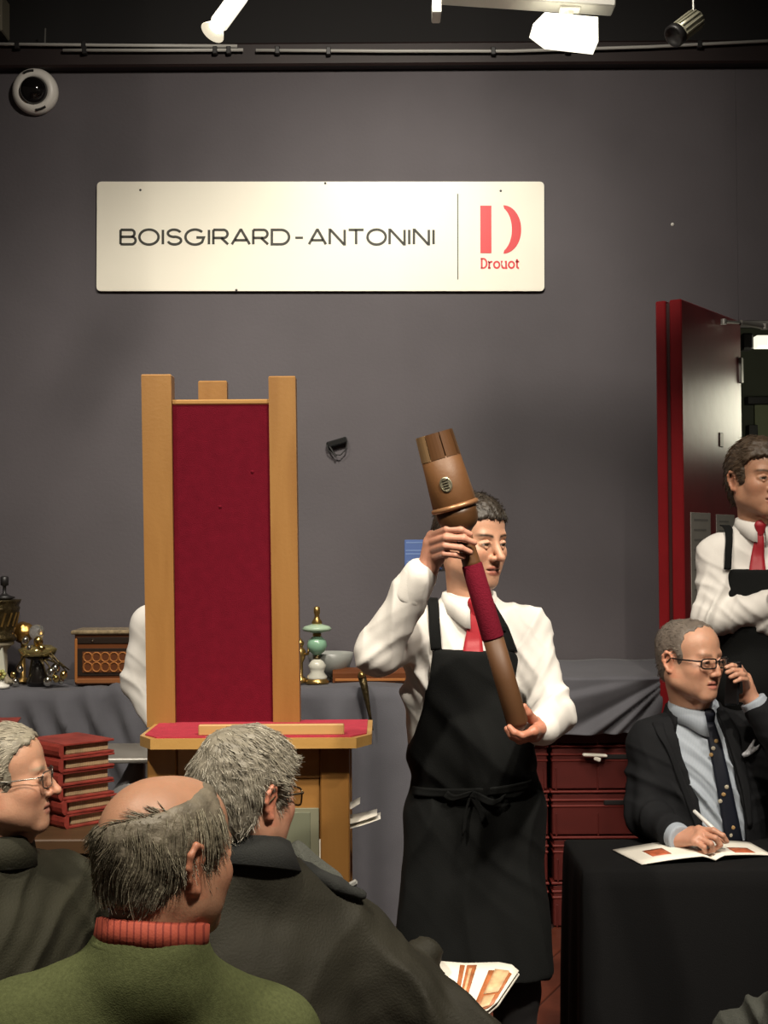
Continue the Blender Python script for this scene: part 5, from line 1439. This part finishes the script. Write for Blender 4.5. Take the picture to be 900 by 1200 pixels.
# ================================================================== man with folded arms
def man_folded():
    J = dict(neck=P(887,624,4.78), sha=P(842,652,4.80), shb=P(950,652,4.80), ela=P(834,726,4.74), wra=P(936,700,4.60),
             elb=P(962,728,4.74), wrb=P(898,731,4.68), pel=P(893,880,4.80), fs=1)
    stand_legs(J); par = thing('person', 'man in white shirt and black apron standing with folded arms by the red door', 'person', (J['pel'].x, 4.8, 0))
    sk = (.47,.245,.15)
    R = frame((math.sin(math.radians(15)), -math.cos(math.radians(15)), .0)); o = npv(P(888,563,4.75)); s = 1.06
    nl = (npv(J['neck'])-o)@R/s
    hs = head_shape(nl, neck_r=.055, face=.97, jaw=1.02); hv, hf = hs.mesh(.003)
    hc = head_colors(hv, sk, (.36,.14,.09), (.06,.035,.02), browk=.9)
    wa, wb = npv(J['wra']), npv(J['wrb'])
    HA = auto_hand(wa+np.array([.0,-.0,0]), (.9,.2,-.1), (.1,-.8,.6), 1, .4); HB = auto_hand(wb, (-.9,.1,.22), (0,-.8,-.4), 1, .3, .85)
    body(par, [(place(hv,R,o,s), hf, hc), skin_part(HA,.004,sk), skin_part(HB,.004,sk), trunk_part(J, sk)])
    hr = hair_mesh(SHORT, .012, top=.010, seed=9, lump=.004)
    st = strands(hr[0], hr[1], 1300, .026, flow_back, .0011, 5, (.085,.055,.032), .3, .22, 3)
    make_hair(par, hr[0], hr[1], R, o, s, (.065,.042,.025), st)
    ux, up, fw = axes(J); D = -fw; ps = npv(J['pel']); nk = npv(J['neck'])
    S = Shape(); torso(S, J, .012, .0, .108, stand=.067); arm(S, J, 'a', (.072,.062,.060,.046)); arm(S, J, 'b', (.070,.060,.058,.046))
    pz = ps[2]-.02; S.cut(lambda X,Y,Z: (pz-Z)+0*X+0*Y)
    ea, sa = npv(J['ela']), npv(J['sha'])
    garment('shirt', S, M_shirt, par, .0065, 0, [(ea, .14, unit(wa-ea)-up*.5, .05, .009), ((ea+sa)/2, .15, ux*.7+up*.9, .06, .008), ((ea+wa)/2, .13, unit(wa-ea)+up*.8, .045, .008), (wb, .12, ux-up*.6, .04, .008)], 5)
    collar(par, M_shirt, nk+up*.012, up, fw-ux*.08, .066, .040, .046, 10, .022, .015)
    def fr(px,py): return npv(P(px,py,4.66))
    make_tie(par, M_tie, S, knot_at(nk,up,fw-ux*.12,.066,.012), fr(890,672), ux, up, fw)
    A = Shape(); torso(A, J, .027, .008, .113); A.cone(ps, (ps[0],ps[1]-.02,.55), .15, .175, .05, flat=(fw,1.3)); A.cone(ps-ux*.06, (ps[0]-.08,ps[1]-.03,.55), .11, .13, .05); A.cone(ps+ux*.06, (ps[0]+.08,ps[1]-.03,.55), .11, .13, .05)
    def loc(px,py):
        q = npv(P(px,py,4.66))-ps; return (q@ux, q@up)
    sil = [loc(853,667),loc(929,669),loc(934,690),loc(970,740),loc(990,760),loc(990,1180),loc(800,1180),loc(800,760),loc(838,735),loc(852,697)]
    def cutA(X,Y,Z):
        U = (X-ps[0])*ux[0]+(Y-ps[1])*ux[1]+(Z-ps[2])*ux[2]; W_ = (X-ps[0])*up[0]+(Y-ps[1])*up[1]+(Z-ps[2])*up[2]
        return np.maximum(polysdf(sil, U, W_), -((X-ps[0])*fw[0]+(Y-ps[1])*fw[1]+(Z-ps[2])*fw[2])-.045)
    A.cut(cutA, .006); garment('apron', A, M_apron, par, .008, 0, [((ps[0],ps[1]-.15,.75), .35, ux, .12, .010)], 8)
    for pts in ([(856,668),(858,645),(862,622),(866,608)], [(925,668),(922,645),(916,622),(910,610)]):
        pp = [fr(*p) for p in pts]; ribbon(par, 'strap', M_apron, S, [p-ux*.012 for p in pp], [p+ux*.012 for p in pp], 20, D, .013, .004, tail=[up*.004-fw*.012,up*.010-fw*.03,up*.012-fw*.06])
    T = Shape(); legs(T, J); T.ell(ps, (.168,.125,.12), k=.05); garment('trousers', T, M_trouser, par, .012); shoes(par, J, fw)
man_folded()

# ================================================================== assistant behind the easel
def man_behind():
    J = dict(neck=P(232,700,5.18), sha=P(176,732,5.16), shb=P(272,730,5.24), ela=P(160,800,5.14), wra=P(186,850,5.02),
             elb=P(290,805,5.22), wrb=P(270,850,5.05), pel=P(232,905,5.20), fs=1)
    stand_legs(J); par = thing('person', 'person in white shirt mostly hidden behind the tall red easel', 'person', (J['pel'].x, 5.2, 0))
    sk = (.47,.245,.15); R = frame((.5,-.8,-.2)); o = npv(P(240,648,5.15)); nl = (npv(J['neck'])-o)@R
    hs = head_shape(nl); hv, hf = hs.mesh(.004); hc = head_colors(hv, sk, (.36,.14,.09), (.06,.035,.02))
    wa, wb = npv(J['wra']), npv(J['wrb'])
    HA = auto_hand(wa, (.3,-.5,-.6), (-.6,-.5,.2), 1, .4); HB = auto_hand(wb, (-.2,-.6,-.6), (.6,-.5,.2), -1, .4)
    body(par, [(place(hv,R,o,1), hf, hc), skin_part(HA,.004,sk), skin_part(HB,.004,sk), trunk_part(J, sk)])
    hr = hair_mesh(SHORT, .008, seed=9); make_hair(par, hr[0], hr[1], R, o, 1, (.05,.035,.02))
    ux, up, fw = axes(J); ps = npv(J['pel'])
    S = Shape(); torso(S, J, .010); arm(S, J, 'a', (.066,.060,.058,.044)); arm(S, J, 'b', (.066,.060,.058,.044)); pz = ps[2]-.02; S.cut(lambda X,Y,Z: (pz-Z)+0*X+0*Y)
    ea = npv(J['ela']); garment('shirt', S, M_shirt, par, .007, 0, [(ea, .15, up+ux*.7, .06, .005), (ea-up*.08, .12, ux+up*.2, .06, .004)], 5)
    collar(par, M_shirt, npv(J['neck'])+up*.012, up, fw, .064)
    T = Shape(); legs(T, J); T.ell(ps, (.168,.125,.12), k=.05); garment('trousers', T, M_trouser, par, .014); shoes(par, J, fw)
man_behind()

# ================================================================== seated public
def public_base(J, label, sk, R, o, s, hd, hc_kw, res=.0026):
    sit_legs(J); par = thing('person', label, 'person', (npv(J['pel'])[0], npv(J['pel'])[1], 0))
    nl = (npv(J['neck'])-o)@R/s; hs = head_shape(nl, **hd); hv, hf = hs.mesh(res)
    hc = head_colors(hv, sk, **hc_kw); hands = []
    ux, up, fw = axes(J)
    for k, sd in (('a',1),('b',-1)):
        w_ = npv(J['wr'+k]); d = unit(npv(J['hd'+k])-w_) if 'hd'+k in J else unit(w_-npv(J['el'+k])); side = sd*J.get('fs',1)
        hands.append(skin_part(auto_hand(w_, d-up*.1, up-fw*.1, side, .55), .004, sk))
    body(par, [(place(hv,R,o,s), hf, hc)]+hands+[trunk_part(J, sk)])
    T = Shape(); legs(T, J, .012); T.ell(npv(J['pel']), (.175,.13,.12), k=.05)
    garment('trousers', T, mat('grey_brown_trousers', (.03,.028,.025), .85), par, .014)
    shoes(par, J, fw); chair(par, J['pel'], fw, 'black chair under the '+label.split(',')[0].split(' of whom')[0]); return par, ux, up, fw

# ---- balding man in green sweater
def man_bald():
    pel = P(165,1280,2.02); pel.z = .52
    J = dict(neck=P(176,1112,2.075), sha=P(18,1216,2.04), shb=P(316,1222,2.16), ela=P(-20,1420,2.10), wra=P(60,1500,2.35), elb=P(355,1420,2.22), wrb=P(290,1500,2.45), pel=pel, fs=-1)
    J['pel'] = Vector((J['neck'].x-.01, 2.03, .52))
    sk = (.46,.24,.15); th = math.radians(42); R = frame((math.sin(th), math.cos(th), -.06)); o = npv(P(198,1006,2.10)); s = 1.0
    par, ux, up, fw = public_base(J, 'balding man in green sweater with red checked shirt collar, seen from behind', sk, R, o, s, dict(neck_r=.062, ear=1.18, face=.98), dict(lip=(.36,.14,.1), brow=(.2,.17,.13), flush=.75))
    poly = [(.050,.2),(.050,.080),(.040,.055),(.034,.030),(.030,-.012),(.010,-.016),(.008,.02),(-.010,.034),(-.034,.020),(-.044,-.030),(-.052,-.052),(-.075,-.062),(-.20,-.062),(-.20,.2)]
    hr = hair_mesh(poly, .006, seed=5, lump=.003, bald=((-.016,-.046,.114), (.072,.088,.072)))
    def flow(p):
        d = np.zeros_like(p); d[:,2] = -1; d[:,0] = -.45*np.sin(p[:,2]*60+p[:,1]*40)-.2; d[:,1] = .15; return d
    keep = lambda c: 1.0*(c[:,2] < .085)*(c[:,2] > -.03)*((((c-np.array([-.016,-.046,.114]))/np.array([.072,.088,.072]))**2).sum(1) > 1.2)
    s1 = strands(hr[0], hr[1], 3400, .036, flow, .0009, 5, (.20,.175,.125), .3, .02, 5, keep, .3)
    s2 = strands(hr[0], hr[1], 1000, .042, flow, .0009, 8, (.34,.31,.23), .25, .04, 5, keep, .35)
    s3 = strands(hr[0], hr[1], 400, .038, flow, .0009, 9, (.09,.08,.055), .25, .02, 5, keep, .3)
    nape = lambda c: 1.0*(c[:,2] < -.04)*(c[:,1] < -.03)
    s4 = strands(hr[0], hr[1], 220, .014, lambda p: np.c_[-.25+0*p[:,0], -.4+0*p[:,1], -.9+0*p[:,2]], .0009, 12, (.22,.195,.145), .4, .10, 4, nape, .3)
    # thin hair combed over the crown edge
    wisp = lambda c: 1.0*(c[:,2] > .045)*(c[:,2] < .10)
    s5 = strands(hr[0], hr[1], 380, .055, lambda p: np.c_[.35+0*p[:,0], -.2+0*p[:,1], -.9+0*p[:,2]], .0006, 13, (.18,.145,.10), .3, .0, 6, wisp, .25)
    make_hair(par, hr[0], hr[1], R, o, s, (.18,.155,.115), [s1,s2,s4], .35)
    nk = npv(J['neck'])
    M_gr = mat('green_wool', (.098,.112,.048), .95, noise=(180,.22), bump=(420,.2), spec=.1)
    S = Shape(); torso(S, J, .018, .02, .115); arm(S, J, 'a', (.078,.064,.062,.048)); arm(S, J, 'b', (.078,.064,.062,.048))
    S.cone(nk-up*.035, nk-up*.004, .088, .082, .03); S.ell(nk+up*.055, (.079,.075,.062), np.stack([ux,fw,up],1), k=.012, mode='s')
    pz = .44; S.cut(lambda X,Y,Z: (pz-Z)+0*X+0*Y)
    garment('sweater', S, M_gr, par, .006, 0, [(npv(J['shb'])+up*.02, .16, ux+up*.5, .09, .004), (npv(J['sha'])-up*.03, .15, ux-up*.5, .08, .005)], 3, .002)
    # ribbed neckline
    pts = [nk+up*(.004+.012*math.cos(a)*0)+(ux*math.cos(a)*.083+fw*math.sin(a)*.079) for a in np.linspace(0,2*math.pi,41)]
    MB().tube(pts, .009, 8, False).build('neckband', M_gr, par, True, world=True)
    M_ck = mat('red_check_cotton', (.46,.085,.05), .8, stripes=((0,0,.0),30,(.24,.035,.025),.10), bump=(300,.1))
    collar(par, M_ck, nk+up*.010, up, fw, .078, .034, .040, 24, .02, .008, rx=1.0, back=.008)
man_bald()

# ---- grey haired man in dark jacket, with glasses and catalogue
def man_grey():
    J = dict(neck=P(288,1000,2.76), sha=P(196,1085,2.68), shb=P(408,1102,2.86), ela=P(150,1260,2.78), wra=P(260,1330,3.05), elb=P(556,1228,2.80), wrb=P(486,1172,3.02), hdb=P(520,1196,3.12), pel=Vector((0,0,0)), fs=-1)
    J['pel'] = Vector((J['neck'].x+.02, 2.72, .50))
    sk = (.48,.245,.16); th = math.radians(40); R = frame((math.sin(th), math.cos(th), -.10)); o = npv(P(290,934,2.76)); s = 1.0
    par, ux, up, fw = public_base(J, 'grey haired man in dark olive jacket and glasses, seen from behind', sk, R, o, s, dict(neck_r=.058, ear=1.05), dict(lip=(.36,.14,.1), brow=(.3,.28,.25), flush=.9))
    poly = [(.10,.2),(.10,.088),(.080,.078),(.046,.060),(.036,.030),(.030,-.020),(.010,-.024),(.008,.02),(-.010,.034),(-.036,.020),(-.044,-.030),(-.052,-.076),(-.075,-.082),(-.18,-.082),(-.18,.2)]
    hr = hair_mesh(poly, .012, top=.006, seed=5, lump=.005)
    def flow(p):
        a = p-np.array([0,-.075,.105]); d = a.copy(); d[:,2] = -np.abs(a[:,2])-.02; d[:,0] += .02; return d/(np.linalg.norm(d,axis=1)[:,None]+1e-6)
    sts = [strands(hr[0], hr[1], 3600, .018, flow, .0008, 5, (.27,.245,.19), .3, .05, 3, None, .3), strands(hr[0], hr[1], 1200, .020, flow, .0008, 6, (.46,.43,.36), .2, .06, 3, None, .35), strands(hr[0], hr[1], 500, .02, flow, .0008, 7, (.13,.115,.085), .2, .05, 3, None, .3)]
    make_hair(par, hr[0], hr[1], R, o, s, (.20,.18,.14), sts, .3)
    glasses(par, R, o, s, M_gwire, w_=.052, h_=.036, r=.0019)
    nk = npv(J['neck'])
    M_ol = mat('dark_olive_jacket', (.018,.0165,.0105), .75, noise=(10,.18), spec=.3, bump=(200,.2)); M_col = mat('black_cord_collar', (.012,.013,.012), .9, bump=(300,.2))
    S = Shape(); torso(S, J, .030, .03, .12); arm(S, J, 'a', (.086,.072,.070,.058)); arm(S, J, 'b', (.088,.074,.070,.054)); S.cone(P(480,1180,2.98), P(496,1122,3.02), .06, .046, .03); S.cone(P(390,1150,2.86), P(470,1235,2.86), .09, .09, .05)
    pz = .42; S.cut(lambda X,Y,Z: (pz-Z)+0*X+0*Y); sb, eb = npv(J['shb']), npv(J['elb'])
    garment('jacket', S, M_ol, par, .007, 0, [((sb+eb)/2, .2, unit(eb-sb)*.5+up*.8, .085, .010), (eb+up*.05, .16, ux+up, .06, .010), (sb-ux*.08, .16, ux*.8-up*.5, .10, .007), (npv(P(496,1122,3.0)), .09, up+ux*.4, .03, .007)], 3, .002)
    collar(par, M_col, nk+up*.0-fw*.002, up, fw, .076, .028, .056, 4, .0, .036, thick=.009, name='collar', back=.014)
    # dark yoke piping along the shoulder and inner collar
    pts = [npv(P(a,b,2.78)) for a,b in ((330,1008),(360,1024),(395,1040),(424,1052))]
    Sc = Shape().chain([p+np.array([0,.02,0]) for p in pts], [.014,.016,.015,.010], .01); garment('lapel', Sc, M_col, par, .005, 0, (), 3, .003)
    sw = Shape().cone(npv(P(345,1012,2.92)), npv(P(378,1042,2.95)), .045, .05, .02); garment('scarf', sw, mat('grey_knit', (.10,.105,.09), .95, bump=(200,.6)), par, .005, 0, [(npv(P(360,1020,2.9)), .1, (1,0,.6), .04, .010)], 4)
    tb_ = npv(P(413,1036,2.80)); MB().box(tb_, (.022,.01,.012), .003, Matrix.Rotation(-.5,3,'Y')).build('zip_pull', mat('grey_tab', (.22,.22,.21), .5), par, world=True)
    # printed catalogue he holds
    t = thing('printed_catalogue', 'folded white catalogue with orange pictures held by the grey haired man', 'catalogue', P(540,1160,3.02))
    def Q(px,py,Y): return npv(P(px,py,Y))
    rows = []
    edgeT = [(505,1126,3.06),(520,1127,3.07),(545,1129,3.075),(565,1128.5,3.08),(585,1128,3.075),(600,1131,3.06),(608,1138,3.045)]
    edgeB = [(505,1178,2.96),(520,1182,2.955),(534,1186,2.95),(545,1188,2.945),(556,1190,2.945),(572,1184,2.95),(583,1174,2.96)]
    for i in range(7):
        a, b = Q(*edgeT[i]), Q(*edgeB[i]); rows.append([tuple(a+(b-a)*j/5) for j in range(6)])
    loft(rows, 'cover', M_paper, t, .003)
    rows2 = [[tuple(npv(p)+np.array([.002,.006,-.010])) for p in r] for r in rows]; loft(rows2, 'pages', M_paper, t, .004)
    M_or = mat('orange_picture', (.40,.13,.045), .5, noise=(35,.5)); M_or2 = mat('pale_orange_picture', (.62,.40,.22), .5, noise=(40,.45))
    def pt(u, v):
        i = min(5,int(u*6)); fu = u*6-i; a = (1-fu)*Q(*edgeT[i])+fu*Q(*edgeT[i+1]); b = (1-fu)*Q(*edgeB[i])+fu*Q(*edgeB[i+1]); return a+(b-a)*v
    def patch(u0,u1,v0,v1,m,lift=.004):
        loft([[tuple(pt(u0+(u1-u0)*i/6, v0+(v1-v0)*j/3)+np.array([-.001,-lift,lift*.6])) for j in range(4)] for i in range(7)], 'picture', m, t, .0006)
    patch(.30,.34,.05,.9,M_or); patch(.36,.46,.05,.95,M_or); patch(.39,.42,.12,.7,M_or2,.006); patch(.60,.92,.16,.95,M_or); patch(.66,.86,.14,.62,M_or2,.006); patch(.68,.82,.66,.9,M_or2,.006)
man_grey()

# ---- old man in glasses, in profile
def man_left():
    J = dict(neck=P(-12,1004,3.02), sha=P(-88,1072,2.86), shb=P(76,1046,3.18), ela=P(-90,1230,2.95), wra=P(20,1300,3.1), elb=P(110,1200,3.28), wrb=P(150,1270,3.4), pel=Vector((0,0,0)), fs=-1)
    J['pel'] = Vector((J['neck'].x-.03, 3.02, .50))
    sk = (.53,.285,.185); R = frame((1,.10,.07)); o = npv(P(4,916,3.0)); s = .97
    par, ux, up, fw = public_base(J, 'old man in wire glasses and dark olive coat seated in profile', sk, R, o, s, dict(neck_r=.06, ear=1.15, nose=1.08, mouth=.001), dict(lip=(.38,.16,.12), brow=(.34,.30,.22), flush=.6, browk=.7))
    poly = [(.085,.2),(.085,.098),(.064,.086),(.034,.070),(.026,.040),(.026,-.012),(.010,-.016),(.008,.02),(-.010,.034),(-.034,.020),(-.044,-.030),(-.052,-.078),(-.18,-.08),(-.18,.2)]
    hr = hair_mesh(poly, .007, seed=7, lump=.003)
    sts = [strands(hr[0], hr[1], 2400, .020, flow_back, .0008, 5, (.34,.31,.24), .3, .10, 3, None, .3), strands(hr[0], hr[1], 800, .022, flow_back, .0008, 6, (.55,.5,.4), .2, .10, 3, None, .4)]
    make_hair(par, hr[0], hr[1], R, o, s, (.24,.215,.165), sts, .3)
    glasses(par, R, o, s, mat('steel_wire', (.25,.24,.22), .25, .9), w_=.050, h_=.036, r=.0015)
    nk = npv(J['neck'])
    M_co = mat('olive_coat', (.024,.023,.0135), .8, noise=(10,.15), spec=.3, bump=(220,.25))
    S = Shape(); torso(S, J, .028, .03, .12); arm(S, J, 'a', (.084,.072,.070,.058)); arm(S, J, 'b', (.084,.072,.070,.054)); pz = .42; S.cut(lambda X,Y,Z: (pz-Z)+0*X+0*Y)
    garment('coat', S, M_co, par, .007, 0, [(npv(J['shb'])-up*.1, .2, ux+up*.6, .07, .010), (npv(P(40,1100,3.0)), .2, ux-up*.8, .08, .010)], 6, .002)
    collar(par, M_co, nk+up*.004, up, fw+ux*.1, .080, .040, .062, 12, .02, .022, thick=.010, back=.01)
man_left()

# ---- neighbour whose sleeve shows at the bottom edge
def man_sleeve():
    J = dict(neck=P(1040,1070,2.50), sha=P(975,1135,2.50), shb=P(1130,1140,2.55), ela=P(940,1185,2.62), wra=P(862,1214,2.70), elb=P(1160,1300,2.6), wrb=P(1080,1330,2.8), pel=Vector((0,0,0)), fs=-1)
    J['pel'] = Vector((J['neck'].x, 2.47, .50))
    sk = (.48,.25,.16); R = frame((-.2,1,0)); o = npv(P(1040,1000,2.5)); s = 1.0
    par, ux, up, fw = public_base(J, 'seated person of whom only a dark grey sleeve with pale cuff shows', sk, R, o, s, dict(), dict(lip=(.36,.14,.1), brow=(.1,.08,.06)), .005)
    hr = hair_mesh(SHORT, .008, seed=7); make_hair(par, hr[0], hr[1], R, o, s, (.06,.05,.04))
    S = Shape(); torso(S, J, .024, .02, .115); arm(S, J, 'a', (.078,.066,.062,.050)); arm(S, J, 'b', (.08,.068,.066,.052)); pz = .42; S.cut(lambda X,Y,Z: (pz-Z)+0*X+0*Y)
    garment('jacket', S, mat('dark_grey_jacket', (.045,.048,.040), .8, bump=(200,.2)), par, .008, 0, [(npv(J['ela']), .15, (1,0,.5), .05, .008)], 5, .002)
    w_, e_ = npv(J['wra']), npv(J['ela']); d = unit(w_-e_); C = Shape().cone(w_-d*.04, w_+d*.012, .044, .042, .005); garment('cuff', C, mat('pale_grey_cuff', (.25,.25,.24), .7), par, .005, 0, (), 2, .001)
    collar(par, M_shirt, npv(J['neck'])+up*.004, up, fw, .066)
man_sleeve()
